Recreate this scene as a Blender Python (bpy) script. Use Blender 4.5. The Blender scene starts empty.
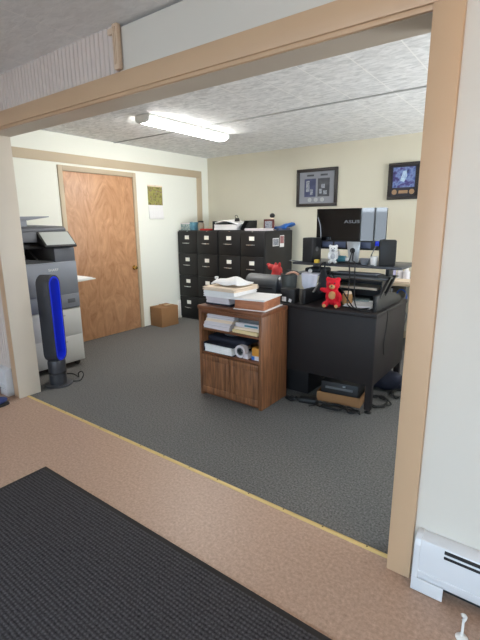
import bpy, bmesh, math, random
from mathutils import Vector, Matrix
random.seed(7)
PI = math.pi
scene = bpy.context.scene
COL = scene.collection

# ------------------------------------------------------------------ materials
def lin(c):
    return c / 12.92 if c <= 0.04045 else ((c + 0.055) / 1.055) ** 2.4
def rgb(r, g, b):
    return (lin(r / 255), lin(g / 255), lin(b / 255), 1)

class NT:
    def __init__(s, m):
        s.t = m.node_tree
    def n(s, kind, **kw):
        nd = s.t.nodes.new(kind)
        for k, v in kw.items():
            if k in nd.inputs: nd.inputs[k].default_value = v
            else: setattr(nd, k, v)
        return nd
    def l(s, a, b): s.t.links.new(a, b)

def base_mat(name, col, rough=0.6, metal=0.0, spec=0.5):
    m = bpy.data.materials.new(name); m.use_nodes = True
    b = m.node_tree.nodes['Principled BSDF']
    b.inputs['Base Color'].default_value = col
    b.inputs['Roughness'].default_value = rough
    b.inputs['Metallic'].default_value = metal
    b.inputs['Specular IOR Level'].default_value = spec
    return m, b, NT(m)

def plain(name, r, g, b_, rough=0.6, metal=0.0, spec=0.5, var=0.06, scale=9, bump=0.0, bscale=200):
    """paint, plastic, paper...: one colour with a little uneven tone of its own and a fine grain"""
    c = rgb(r, g, b_)
    m, b, t = base_mat(name, c, rough, metal, spec)
    tc = t.n('ShaderNodeTexCoord')
    nz = t.n('ShaderNodeTexNoise', Scale=scale, Detail=4.0)
    t.l(tc.outputs['Object'], nz.inputs['Vector'])
    mx = t.n('ShaderNodeMix', data_type='RGBA')
    lo = tuple(x * (1 - var) for x in c[:3]) + (1,); hi = tuple(min(1, x * (1 + var)) for x in c[:3]) + (1,)
    mx.inputs[6].default_value = lo; mx.inputs[7].default_value = hi
    t.l(nz.outputs['Fac'], mx.inputs[0]); t.l(mx.outputs[2], b.inputs['Base Color'])
    if bump:
        n2 = t.n('ShaderNodeTexNoise', Scale=bscale, Detail=3.0); t.l(tc.outputs['Object'], n2.inputs['Vector'])
        bp = t.n('ShaderNodeBump', Strength=bump, Distance=0.004)
        t.l(n2.outputs['Fac'], bp.inputs['Height']); t.l(bp.outputs['Normal'], b.inputs['Normal'])
    return m

def speck(name, c1, c2, scale, rough=0.6, bump=0.0, lo=0.35, hi=0.65, spec=0.5, blot=0.0, bdist=0.004):
    m, b, t = base_mat(name, c1, rough, 0, spec)
    tc = t.n('ShaderNodeTexCoord')
    nz = t.n('ShaderNodeTexNoise', Scale=scale, Detail=6.0, Roughness=0.7); t.l(tc.outputs['Object'], nz.inputs['Vector'])
    rp = t.n('ShaderNodeValToRGB'); rp.color_ramp.elements[0].position = lo; rp.color_ramp.elements[1].position = hi
    rp.color_ramp.elements[0].color = c1; rp.color_ramp.elements[1].color = c2
    t.l(nz.outputs['Fac'], rp.inputs['Fac'])
    out = rp.outputs['Color']
    if blot:
        n3 = t.n('ShaderNodeTexNoise', Scale=1.3, Detail=3.0); t.l(tc.outputs['Object'], n3.inputs['Vector'])
        mr = t.n('ShaderNodeMapRange'); mr.inputs[3].default_value = 1 - blot; mr.inputs[4].default_value = 1 + blot
        t.l(n3.outputs['Fac'], mr.inputs[0])
        vm = t.n('ShaderNodeVectorMath', operation='SCALE'); t.l(out, vm.inputs[0]); t.l(mr.outputs[0], vm.inputs['Scale'])
        out = vm.outputs[0]
    t.l(out, b.inputs['Base Color'])
    if bump:
        bp = t.n('ShaderNodeBump', Strength=bump, Distance=bdist)
        t.l(nz.outputs['Fac'], bp.inputs['Height']); t.l(bp.outputs['Normal'], b.inputs['Normal'])
    return m

def wood(name, c1, c2, stretch, scale=6.0, rough=0.45, dist=1.5, lo=0.3, hi=0.7, spec=0.5):
    """grain runs along the axis with the smallest stretch"""
    m, b, t = base_mat(name, c1, rough, 0, spec)
    tc = t.n('ShaderNodeTexCoord'); mp = t.n('ShaderNodeMapping'); mp.inputs['Scale'].default_value = stretch
    t.l(tc.outputs['Object'], mp.inputs['Vector'])
    nz = t.n('ShaderNodeTexNoise', Scale=scale, Detail=7.0, Roughness=0.6, Distortion=dist); t.l(mp.outputs[0], nz.inputs['Vector'])
    rp = t.n('ShaderNodeValToRGB'); rp.color_ramp.elements[0].position = lo; rp.color_ramp.elements[1].position = hi
    rp.color_ramp.elements[0].color = c1; rp.color_ramp.elements[1].color = c2
    t.l(nz.outputs['Fac'], rp.inputs['Fac']); t.l(rp.outputs['Color'], b.inputs['Base Color'])
    return m

def emit(name, col, strength):
    m = bpy.data.materials.new(name); m.use_nodes = True; t = NT(m)
    m.node_tree.nodes.remove(m.node_tree.nodes['Principled BSDF'])
    e = t.n('ShaderNodeEmission', Color=col, Strength=strength)
    t.l(e.outputs[0], m.node_tree.nodes['Material Output'].inputs['Surface'])
    return m

def glassy(name, col=(1, 1, 1, 1), fac=0.1, rough=0.05):
    m = bpy.data.materials.new(name); m.use_nodes = True; t = NT(m)
    m.node_tree.nodes.remove(m.node_tree.nodes['Principled BSDF'])
    tr = t.n('ShaderNodeBsdfTransparent', Color=col); gl = t.n('ShaderNodeBsdfGlossy', Roughness=rough)
    mx = t.n('ShaderNodeMixShader', Fac=fac); t.l(tr.outputs[0], mx.inputs[1]); t.l(gl.outputs[0], mx.inputs[2])
    t.l(mx.outputs[0], m.node_tree.nodes['Material Output'].inputs['Surface'])
    return m

def tiles(name, c1, c2, tx, ty, ox, oy, seam, rough=0.9):
    """pressed ceiling tile: mottled face, thin paler joints"""
    m, b, t = base_mat(name, c1, rough, 0, 0.2)
    tc = t.n('ShaderNodeTexCoord')
    mp = t.n('ShaderNodeMapping'); mp.inputs['Scale'].default_value = (1, 2.2, 1); t.l(tc.outputs['Object'], mp.inputs['Vector'])
    nz = t.n('ShaderNodeTexNoise', Scale=11.0, Detail=5.0, Roughness=0.62, Distortion=0.8); t.l(mp.outputs[0], nz.inputs['Vector'])
    rp = t.n('ShaderNodeValToRGB'); rp.color_ramp.elements[0].position = 0.36; rp.color_ramp.elements[1].position = 0.62
    rp.color_ramp.elements[0].color = c1; rp.color_ramp.elements[1].color = c2; t.l(nz.outputs['Fac'], rp.inputs['Fac'])
    sp = t.n('ShaderNodeSeparateXYZ'); t.l(tc.outputs['Object'], sp.inputs[0])
    lines = []
    for ch, size, off, wd in ((0, tx, ox, .009), (1, ty, oy, .006)):
        a = t.n('ShaderNodeMath', operation='SUBTRACT'); t.l(sp.outputs[ch], a.inputs[0]); a.inputs[1].default_value = off
        q = t.n('ShaderNodeMath', operation='PINGPONG'); t.l(a.outputs[0], q.inputs[0]); q.inputs[1].default_value = size / 2
        w = t.n('ShaderNodeMath', operation='LESS_THAN'); t.l(q.outputs[0], w.inputs[0]); w.inputs[1].default_value = wd / 2
        lines.append(w)
    mxm = t.n('ShaderNodeMath', operation='MAXIMUM'); t.l(lines[0].outputs[0], mxm.inputs[0])
    h = t.n('ShaderNodeMath', operation='MULTIPLY'); t.l(lines[1].outputs[0], h.inputs[0]); h.inputs[1].default_value = 0.45
    t.l(h.outputs[0], mxm.inputs[1])
    f = t.n('ShaderNodeMath', operation='MULTIPLY'); t.l(mxm.outputs[0], f.inputs[0]); f.inputs[1].default_value = 0.75
    mx = t.n('ShaderNodeMix', data_type='RGBA'); t.l(f.outputs[0], mx.inputs[0]); t.l(rp.outputs[0], mx.inputs[6]); mx.inputs[7].default_value = seam
    t.l(mx.outputs[2], b.inputs['Base Color'])
    bp = t.n('ShaderNodeBump', Strength=0.35, Distance=0.006); t.l(nz.outputs['Fac'], bp.inputs['Height']); t.l(bp.outputs['Normal'], b.inputs['Normal'])
    return m

def mat_ribs(name):
    """ribbed entrance mat pile: ribs along X with a dashed weave"""
    m, b, t = base_mat(name, rgb(52, 52, 54), 0.95, 0, 0.1)
    tc = t.n('ShaderNodeTexCoord'); sp = t.n('ShaderNodeSeparateXYZ'); t.l(tc.outputs['Object'], sp.inputs[0])
    def tri(ch, per):
        q = t.n('ShaderNodeMath', operation='PINGPONG'); t.l(sp.outputs[ch], q.inputs[0]); q.inputs[1].default_value = per / 2
        d = t.n('ShaderNodeMath', operation='DIVIDE'); t.l(q.outputs[0], d.inputs[0]); d.inputs[1].default_value = per / 2
        return d
    rx = tri(1, 0.0165); dx = tri(0, 0.016)
    nz = t.n('ShaderNodeTexNoise', Scale=95.0, Detail=4.0, Roughness=0.8); t.l(tc.outputs['Object'], nz.inputs['Vector'])
    a = t.n('ShaderNodeMath', operation='MULTIPLY_ADD'); t.l(dx.outputs[0], a.inputs[0]); a.inputs[1].default_value = 0.30; a.inputs[2].default_value = 0.15
    h = t.n('ShaderNodeMath', operation='MULTIPLY'); t.l(rx.outputs[0], h.inputs[0]); t.l(a.outputs[0], h.inputs[1])
    s = t.n('ShaderNodeMath', operation='ADD'); t.l(h.outputs[0], s.inputs[0]); t.l(nz.outputs['Fac'], s.inputs[1])
    rp = t.n('ShaderNodeValToRGB'); rp.color_ramp.elements[0].position = 0.55; rp.color_ramp.elements[1].position = 1.35
    rp.color_ramp.elements[0].color = rgb(40, 39, 41); rp.color_ramp.elements[1].color = rgb(104, 102, 106)
    dv = t.n('ShaderNodeMath', operation='MULTIPLY'); dv.inputs[1].default_value = 0.72; t.l(s.outputs[0], dv.inputs[0])
    rp.color_ramp.elements[0].position = 0.28; rp.color_ramp.elements[1].position = 0.78
    t.l(dv.outputs[0], rp.inputs['Fac']); t.l(rp.outputs['Color'], b.inputs['Base Color'])
    bp = t.n('ShaderNodeBump', Strength=0.9, Distance=0.006); t.l(s.outputs[0], bp.inputs['Height']); t.l(bp.outputs['Normal'], b.inputs['Normal'])
    return m

def blotch(name, cols, scale=12, rough=0.6, detail=2.0):
    """printed picture made of soft patches of colour"""
    m, b, t = base_mat(name, cols[0], rough)
    tc = t.n('ShaderNodeTexCoord'); nz = t.n('ShaderNodeTexNoise', Scale=scale, Detail=detail); t.l(tc.outputs['Object'], nz.inputs['Vector'])
    rp = t.n('ShaderNodeValToRGB'); els = rp.color_ramp.elements
    k = len(cols)
    els[0].position = 0.3; els[0].color = cols[0]; els[1].position = 0.7; els[1].color = cols[-1]
    for i in range(1, k - 1):
        e = els.new(0.3 + 0.4 * i / (k - 1)); e.color = cols[i]
    t.l(nz.outputs['Fac'], rp.inputs['Fac']); t.l(rp.outputs['Color'], b.inputs['Base Color'])
    return m

M = {}
M['cream'] = plain('cream_wall_paint', 213, 206, 195, 0.75, var=0.03, scale=2, bump=0.08, bscale=60)
M['bead'] = plain('beadboard_paint', 212, 198, 189, 0.6, var=0.03, scale=2)
M['white_wall'] = plain('white_wall_paint', 232, 233, 222, 0.75, var=0.02, scale=2, bump=0.05, bscale=60)
M['back_wall'] = plain('office_cream_paint', 212, 206, 186, 0.75, var=0.03, scale=2, bump=0.05, bscale=60)
M['tan'] = plain('tan_trim_paint', 199, 166, 133, 0.45, var=0.05, scale=4, bump=0.06, bscale=40)
M['office_tan'] = plain('office_trim_paint', 188, 172, 146, 0.6, var=0.04, scale=4)
M['jamb'] = plain('jamb_paint', 205, 194, 178, 0.5, var=0.04, scale=4, bump=0.06, bscale=40)
M['wood_strip'] = plain('moulding_paint', 212, 186, 160, 0.5)
M['door'] = wood('luan_plywood', rgb(160, 112, 76), rgb(208, 162, 124), (3.2, 3.2, 1.5), 1.5, 0.4, 3.6, 0.25, 0.75)
M['oak'] = wood('oak_veneer', rgb(86, 55, 35), rgb(158, 106, 70), (20.0, 20.0, 1.2), 2.4, 0.42, 1.2, 0.34, 0.68)
M['oak_top'] = wood('oak_veneer_along', rgb(88, 52, 32), rgb(138, 86, 54), (1.1, 14.0, 14.0), 2.4, 0.38, 1.0, 0.3, 0.72)
M['carpet'] = speck('grey_carpet', rgb(75, 74, 72), rgb(130, 128, 125), 95, 0.95, 0.7, 0.34, 0.66, 0.1, 0.09)
M['vinyl'] = speck('tan_speckled_vinyl', rgb(151, 123, 105), rgb(194, 163, 142), 70, 0.42, 0.04, 0.3, 0.7, 0.4, 0.06)
M['brass'] = plain('brass', 214, 186, 124, 0.4, 0.2, var=0.08, scale=40)
M['screw'] = plain('screw_metal', 96, 82, 52, 0.5, 0.6)
M['ribs'] = mat_ribs('ribbed_mat_pile')
M['rubber'] = plain('mat_rubber', 54, 52, 52, 0.8, spec=0.2)
M['ceil_office'] = tiles('office_ceiling_tile', rgb(212, 214, 214), rgb(246, 247, 247), .325, .62, -.816, 3.55, rgb(252, 252, 250))
M['ceil_front'] = tiles('front_ceiling_tile', rgb(228, 228, 228), rgb(238, 238, 238), .61, 1.22, -2.2, 1.3, rgb(242, 240, 238))
M['heater'] = plain('heater_enamel', 216, 216, 218, 0.35, var=0.02)
M['dark_slot'] = plain('dark_slot', 30, 31, 34, 0.7)
M['white_plastic'] = plain('white_plastic', 232, 230, 226, 0.4, var=0.02)
M['black_metal'] = plain('black_enamel', 25, 24, 26, 0.42, var=0.08, scale=6)
M['drawer_black'] = plain('black_drawer_enamel', 14, 13, 14, 0.5, var=0.08, scale=6)
M['desk_black'] = plain('desk_black_laminate', 36, 31, 31, 0.55, spec=0.3, var=0.08, scale=5)
M['chrome'] = plain('chrome', 205, 205, 205, 0.25, 0.9)
M['card'] = plain('label_card', 236, 232, 220, 0.7)
M['paper'] = plain('white_paper', 236, 234, 232, 0.8, var=0.05, scale=30)
M['paper_lilac'] = plain('greyish_paper', 214, 206, 208, 0.8, var=0.05, scale=30)
M['paper_cream'] = plain('cream_paper', 232, 212, 188, 0.8, var=0.05, scale=30)
M['manila'] = plain('manila', 226, 204, 154, 0.8)
M['navy'] = plain('navy_cloth', 26, 29, 44, 0.8, var=0.12, scale=30)
M['cardboard'] = plain('cardboard', 146, 106, 68, 0.85, var=0.06, scale=12)
M['tape'] = plain('packing_tape', 196, 164, 118, 0.35)
M['box_wood'] = wood('reddish_box_wood', rgb(150, 92, 62), rgb(184, 122, 86), (1.0, 10, 10), 3.0, 0.5)
M['copier_dark'] = plain('copier_grey_plastic', 132, 137, 146, 0.45, var=0.03)
M['copier_mid'] = plain('copier_mid_plastic', 96, 99, 105, 0.45, var=0.03)
M['copier_light'] = plain('copier_light_plastic', 214, 216, 214, 0.5, var=0.03)
M['black_plastic'] = plain('black_plastic', 24, 24, 26, 0.5, var=0.1)
M['grey_plastic'] = plain('grey_plastic', 92, 94, 96, 0.5, var=0.06)
M['gun'] = plain('iron_grey_plastic', 62, 63, 68, 0.35, 0.2, var=0.04)
M['fan_blue'] = plain('bright_blue_plastic', 30, 62, 240, 0.35, 0.1, var=0.05)
M['screen'] = plain('touch_screen_glass', 176, 180, 176, 0.06, var=0.03)
M['gloss_black'] = plain('glossy_black_plastic', 10, 11, 14, 0.03, spec=1.0, var=0.02)
M['blue_grey'] = plain('blue_grey_plastic', 74, 82, 108, 0.4)
M['silver'] = plain('silver_plastic', 176, 178, 180, 0.3, 0.35)
M['logo'] = plain('logo_grey', 150, 152, 158, 0.4)
M['lens'] = emit('lit_diffuser', (1.0, 0.98, 0.94, 1), 28.0)
M['fixture'] = plain('fixture_white', 235, 235, 230, 0.5)
M['frame_dark'] = plain('dark_picture_frame', 36, 29, 27, 0.4)
M['matboard'] = plain('grey_mat_board', 138, 140, 146, 0.7)
M['photo_a'] = blotch('navy_photo_panel', [rgb(48, 54, 84), rgb(58, 64, 96), rgb(72, 78, 108)], 9)
M['photo_b'] = blotch('charcoal_photo_panel', [rgb(48, 50, 56), rgb(62, 64, 70), rgb(84, 86, 90)], 9)
M['faded'] = blotch('small_pale_photos', [rgb(96, 100, 112), rgb(142, 146, 154), rgb(176, 178, 182)], 60)
M['faded_red'] = blotch('faded_red_print', [rgb(120, 60, 62), rgb(170, 120, 120), rgb(140, 70, 76)], 40)
M['dark_red'] = plain('dark_red_wood', 92, 40, 36, 0.5)
M['medal'] = plain('silver_medallion', 176, 178, 180, 0.35, 0.5)
M['gold'] = plain('bronze_medallion', 168, 136, 104, 0.4, 0.5)
M['print'] = blotch('blue_print', [rgb(34, 38, 72), rgb(74, 90, 150), rgb(120, 140, 186), rgb(70, 60, 120), rgb(40, 40, 84)], 14)
M['print_pale'] = blotch('pale_print', [rgb(120, 150, 190), rgb(190, 210, 226), rgb(150, 180, 200)], 30)
M['board_dark'] = plain('dark_board', 44, 42, 50, 0.6)
M['landscape'] = blotch('calendar_picture', [rgb(72, 66, 46), rgb(120, 112, 62), rgb(158, 156, 80), rgb(120, 92, 80), rgb(170, 176, 130)], 26, detail=4)
M['red'] = plain('red_plush', 206, 16, 38, 0.9, var=0.15, scale=60, bump=0.5, bscale=160)
M['red_dull'] = plain('red_plastic', 178, 34, 34, 0.6)
M['gold_plush'] = plain('tan_plush', 196, 148, 96, 0.9, bump=0.4, bscale=160)
M['grey_plush'] = plain('grey_plush', 186, 186, 190, 0.95, var=0.2, scale=50, bump=0.5, bscale=160)
M['white_plush'] = plain('white_plush', 238, 238, 238, 0.95, bump=0.4, bscale=160)
M['cloth'] = plain('white_cloth', 232, 230, 240, 0.9, var=0.03)
M['blue'] = plain('blue_plastic', 34, 96, 176, 0.4)
M['teal'] = plain('teal_plastic', 60, 120, 134, 0.45)
M['pale_teal'] = blotch('pale_teal_print', [rgb(70, 96, 100), rgb(128, 152, 152), rgb(176, 182, 174), rgb(84, 124, 134)], 45)
M['teal_print'] = blotch('blue_print_end', [rgb(70, 118, 138), rgb(104, 152, 168)], 40)
M['jar_glass'] = plain('jar_glass', 150, 140, 122, 0.15)
M['orange'] = plain('orange_plastic', 226, 104, 36, 0.5)
M['yellow'] = plain('yellow_plastic', 226, 190, 70, 0.5)
M['amber'] = plain('amber_carton', 206, 140, 52, 0.6)
M['skin'] = plain('pinkish_plastic', 208, 160, 136, 0.5)
M['bottle'] = plain('milky_bottle', 214, 212, 218, 0.35)
M['lilac'] = plain('lilac_bottle', 150, 146, 176, 0.4)
M['dark_cloth'] = plain('dark_nylon', 34, 36, 40, 0.8, var=0.15, scale=30, bump=0.3, bscale=30)
M['cable'] = plain('black_cable', 16, 16, 18, 0.5)
M['cable_grey'] = plain('grey_cable', 120, 122, 126, 0.5)
M['cable_blue'] = plain('blue_cable', 40, 84, 170, 0.5)
M['bin'] = plain('grey_green_bin', 66, 70, 68, 0.5)
M['printer'] = plain('charcoal_printer', 84, 86, 88, 0.5, var=0.05)
M['blue_lump'] = plain('dark_blue_cloth', 24, 27, 44, 0.8, var=0.15, scale=30)
M['seam'] = plain('batten_shadow_grey', 176, 178, 178, 0.8)  # batten greyed so its colour carries the shadow line of the seam
M['shoe_blue'] = plain('shoe_blue', 40, 54, 104, 0.7)
M['pane'] = glassy('window_glass', (1, 1, 1, 1), 0.06)
M['knob'] = plain('brass_knob', 206, 168, 92, 0.25, 0.8)

# ------------------------------------------------------------------ geometry
class B:
    def __init__(s): s.bm = bmesh.new()
    def _mark(s): return set(s.bm.verts)
    def box(s, x0, x1, y0, y1, z0, z1, bev=0.0, seg=2, rot=None, at=None, tilt=None):
        """axis box; rot = turn about Z round its centre (or `at`); tilt = (axis, angle)"""
        pre = s._mark()
        r = bmesh.ops.create_cube(s.bm, size=1.0); vs = r['verts']
        c = Vector(((x0 + x1) / 2, (y0 + y1) / 2, (z0 + z1) / 2))
        for v in vs: v.co = Vector((v.co.x * (x1 - x0), v.co.y * (y1 - y0), v.co.z * (z1 - z0))) + c
        if bev:
            es = list({e for v in vs for e in v.link_edges})
            bmesh.ops.bevel(s.bm, geom=es, offset=bev, segments=seg, profile=0.5, affect='EDGES')
        new = [v for v in s.bm.verts if v not in pre]
        p = Vector(at) if at else c
        if tilt: bmesh.ops.rotate(s.bm, verts=new, cent=p, matrix=Matrix.Rotation(tilt[1], 3, tilt[0]))
        if rot: bmesh.ops.rotate(s.bm, verts=new, cent=p, matrix=Matrix.Rotation(rot, 3, 'Z'))
        return s
    def cyl(s, p0, p1, r0, r1=None, seg=24, bev=0.0):
        p0, p1 = Vector(p0), Vector(p1); d = p1 - p0
        q = d.to_track_quat('Z', 'Y').to_matrix().to_4x4(); q.translation = (p0 + p1) / 2
        r = bmesh.ops.create_cone(s.bm, cap_ends=True, segments=seg, radius1=r0, radius2=r0 if r1 is None else r1, depth=d.length, matrix=q)
        if bev:
            es = [e for e in {e for v in r['verts'] for e in v.link_edges} if any(len(f.verts) > 4 for f in e.link_faces)]
            bmesh.ops.bevel(s.bm, geom=es, offset=bev, segments=2, profile=0.5, affect='EDGES')
        return s
    def lathe(s, prof, c=(0, 0, 0), seg=28):
        c = Vector(c); rings = []
        for r, z in prof:
            if r < 1e-5: rings.append([s.bm.verts.new(c + Vector((0, 0, z)))])
            else: rings.append([s.bm.verts.new(c + Vector((r * math.cos(2 * PI * i / seg), r * math.sin(2 * PI * i / seg), z))) for i in range(seg)])
        for a, b in zip(rings, rings[1:]):
            for i in range(seg):
                j = (i + 1) % seg
                if len(a) == 1 and len(b) == 1: continue
                if len(a) == 1: s.bm.faces.new((a[0], b[j], b[i]))
                elif len(b) == 1: s.bm.faces.new((a[i], a[j], b[0]))
                else: s.bm.faces.new((a[i], a[j], b[j], b[i]))
        return s
    def prism(s, poly, axis, a, b, bev=0.0):
        """polygon in the plane across `axis`, extruded from a to b along it (poly in the two other axes, in order)"""
        def P(u, v, w): return {'x': (w, u, v), 'y': (u, w, v), 'z': (u, v, w)}[axis]
        A = [s.bm.verts.new(P(u, v, a)) for u, v in poly]; Bv = [s.bm.verts.new(P(u, v, b)) for u, v in poly]
        fs = [s.bm.faces.new(A), s.bm.faces.new(list(reversed(Bv)))]; n = len(poly)
        for i in range(n): fs.append(s.bm.faces.new((A[i], Bv[i], Bv[(i + 1) % n], A[(i + 1) % n])))
        bmesh.ops.recalc_face_normals(s.bm, faces=fs)
        if bev:
            bmesh.ops.bevel(s.bm, geom=list({e for f in fs for e in f.edges}), offset=bev, segments=2, profile=0.5, affect='EDGES')
        return s
    def ball(s, c, r, seg=20, rot=None):
        if not hasattr(r, '__len__'): r = (r, r, r)
        m = Matrix.Translation(c)
        if rot: m = m @ Matrix.Rotation(rot[1], 4, rot[0])
        m = m @ Matrix.Diagonal((*r, 1))
        bmesh.ops.create_uvsphere(s.bm, u_segments=seg, v_segments=seg // 2 + 2, radius=1, matrix=m)
        return s
    def tube(s, pts, r, seg=8, sub=6, closed=False):
        pts = [Vector(p) for p in pts]; n = len(pts); out = []
        def g(i): return pts[i % n] if closed else pts[max(0, min(n - 1, i))]
        for i in range(n if closed else n - 1):
            p0, p1, p2, p3 = g(i - 1), g(i), g(i + 1), g(i + 2)
            for k in range(sub):
                t = k / sub
                out.append(0.5 * ((2 * p1) + (p2 - p0) * t + (2 * p0 - 5 * p1 + 4 * p2 - p3) * t * t + (3 * p1 - p0 - 3 * p2 + p3) * t ** 3))
        if not closed: out.append(pts[-1])
        m = len(out); rings = []; up = Vector((0, 0, 1)); prev = None
        for i, p in enumerate(out):
            d = (out[(i + 1) % m] - out[i - 1]) if closed or 0 < i < m - 1 else (out[1] - out[0] if i == 0 else out[-1] - out[-2])
            if d.length < 1e-9: d = Vector((1, 0, 0))
            d.normalize()
            u = prev if prev is not None else (up if abs(d.z) < 0.9 else Vector((1, 0, 0)))
            u = (u - d * u.dot(d))
            if u.length < 1e-6: u = d.orthogonal()
            u.normalize(); prev = u; w = d.cross(u)
            rings.append([s.bm.verts.new(p + r * (math.cos(2 * PI * k / seg) * u + math.sin(2 * PI * k / seg) * w)) for k in range(seg)])
        for i in range(m if closed else m - 1):
            a, b = rings[i], rings[(i + 1) % m]
            for k in range(seg): s.bm.faces.new((a[k], a[(k + 1) % seg], b[(k + 1) % seg], b[k]))
        if not closed: s.bm.faces.new(list(reversed(rings[0]))); s.bm.faces.new(rings[-1])
        return s
    def grid(s, fn, nu, nv):
        V = [[s.bm.verts.new(fn(i / nu, j / nv)) for j in range(nv + 1)] for i in range(nu + 1)]
        for i in range(nu):
            for j in range(nv): s.bm.faces.new((V[i][j], V[i + 1][j], V[i + 1][j + 1], V[i][j + 1]))
        return s

def smooth(me, ang=35):
    for p in me.polygons: p.use_smooth = True
    try: me.set_sharp_from_angle(angle=math.radians(ang))
    except Exception: pass

def link(name, b, m, parent=None, inv=None):
    bm = b.bm
    bmesh.ops.recalc_face_normals(bm, faces=bm.faces)
    if inv is not None: bm.transform(inv)
    me = bpy.data.meshes.new(name); bm.to_mesh(me); bm.free()
    smooth(me); me.materials.append(m)
    o = bpy.data.objects.new(name, me); COL.objects.link(o)
    if parent: o.parent = parent
    return o

def thing(name, label, cat, loc, rz=0.0, group=None):
    o = bpy.data.objects.new(name, None); COL.objects.link(o); o.empty_display_size = 0.05
    o.location = loc; o.rotation_euler = (0, 0, rz)
    o['label'] = label; o['category'] = cat
    if group: o['group'] = group
    return o

def root_of(o):
    while o.parent: o = o.parent
    return o

def part(name, b, m, parent, local=False, label=None):
    """b is in world coordinates (or in the thing's own, local=True)"""
    r = root_of(parent); inv = None
    if not local:
        inv = (Matrix.Translation(r.location) @ Matrix.Rotation(r.rotation_euler.z, 4, 'Z')).inverted()
    o = link(name, b, m, parent, inv)
    if label: o['label'] = label
    return o

def solo(name, b, m, label, cat, loc, rz=0.0, group=None, local=False):
    """a thing that is one mesh"""
    mw = Matrix.Translation(loc) @ Matrix.Rotation(rz, 4, 'Z')
    o = link(name, b, m, None, None if local else mw.inverted())
    o.location = loc; o.rotation_euler = (0, 0, rz)
    o['label'] = label; o['category'] = cat
    if group: o['group'] = group
    return o

def struct(name, b, m, parent=None):
    o = link(name, b, m, parent)
    if not parent: o['kind'] = 'structure'
    return o

def dup(o, parent=None):
    c = o.copy(); COL.objects.link(c)
    if parent: c.parent = parent
    for ch in [k for k in bpy.data.objects if k.parent == o]: dup(ch, c)
    return c

def text_mesh(body, size, mw, m, name, parent, extrude=0.0006):
    cu = bpy.data.curves.new(name, 'FONT'); cu.body = body; cu.size = size; cu.extrude = extrude
    cu.align_x = 'CENTER'; cu.align_y = 'CENTER'
    t = bpy.data.objects.new(name + '_tmp', cu); COL.objects.link(t)
    dg = bpy.context.evaluated_depsgraph_get(); dg.update()
    me = bpy.data.meshes.new_from_object(t.evaluated_get(dg))
    bpy.data.objects.remove(t)
    r = root_of(parent)
    inv = (Matrix.Translation(r.location) @ Matrix.Rotation(r.rotation_euler.z, 4, 'Z')).inverted()
    me.transform(inv @ mw); me.materials.clear(); me.materials.append(m); me.name = name
    o = bpy.data.objects.new(name, me); COL.objects.link(o); o.parent = parent
    return o

def blob(name, balls, m, parent, local=True, vox=0.006, label=None):
    b = B()
    for a in balls: b.ball(a[0], a[1], 20, a[2] if len(a) > 2 else None)
    o = part(name, b, m, parent, local, label)
    md = o.modifiers.new('merge', 'REMESH'); md.mode = 'VOXEL'; md.voxel_size = vox; md.use_smooth_shade = True
    sm = o.modifiers.new('soften', 'SMOOTH'); sm.iterations = 3
    return o

def sheets(x0, x1, y0, y1, z0, z1, n, jit=0.008, rot=0.05):
    """a pile of sheets as one bundle"""
    b = B(); h = (z1 - z0) / n
    for i in range(n):
        jx, jy = random.uniform(-jit, jit), random.uniform(-jit, jit)
        b.box(x0 + jx, x1 + jx, y0 + jy, y1 + jy, z0 + i * h, z0 + (i + 1) * h - 0.0004, rot=random.uniform(-rot, rot))
    return b

# ------------------------------------------------------------------ the setting
Y0 = 1.58; YI = 1.735; XL = -4.50; YB = 5.29; ZO = 2.375; ZF = 2.39
OL, OR, OH = -3.425, -0.398, 2.058          # the opening
FX0, FX1, FY0 = -5.4, 2.7, -3.0             # front room
OX1 = 1.9                                   # office right wall

def wall_x(y0, y1, x0, x1, z1, holes=()):
    """wall running along X with rectangular holes (xa, xb, za, zb)"""
    b = B(); xs = sorted({x0, x1, *[v for h in holes for v in h[:2]]})
    for a, c in zip(xs, xs[1:]):
        h = [q for q in holes if q[0] <= a and q[1] >= c]
        if not h: b.box(a, c, y0, y1, 0, z1)
        else:
            za, zb = h[0][2:]
            if za > 0: b.box(a, c, y0, y1, 0, za)
            if zb < z1: b.box(a, c, y0, y1, zb, z1)
    return b
def wall_y(x0, x1, y0, y1, z1, holes=()):
    b = B(); ys = sorted({y0, y1, *[v for h in holes for v in h[:2]]})
    for a, c in zip(ys, ys[1:]):
        h = [q for q in holes if q[0] <= a and q[1] >= c]
        if not h: b.box(x0, x1, a, c, 0, z1)
        else:
            za, zb = h[0][2:]
            if za > 0: b.box(x0, x1, a, c, 0, za)
            if zb < z1: b.box(x0, x1, a, c, zb, z1)
    return b

struct('floor', B().box(FX0, FX1, FY0 - .1, 1.625, -0.06, 0), M['vinyl'])
struct('floor_office', B().box(XL - .1, OX1 + .1, 1.625, YB + .1, -0.06, 0.0), M['carpet'])
struct('ceiling', B().box(FX0, FX1, FY0 - .1, Y0 + .05, ZF, ZF + .06), M['ceil_front'])
struct('ceiling_office', B().box(XL - .1, OX1 + .1, Y0 + .05, YB + .1, ZO, ZO + .06), M['ceil_office'])
struct('trim_ceiling', B().box(XL, OX1, 3.535, 3.56, ZO - .008, ZO, 0.002), M['seam'])
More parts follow.
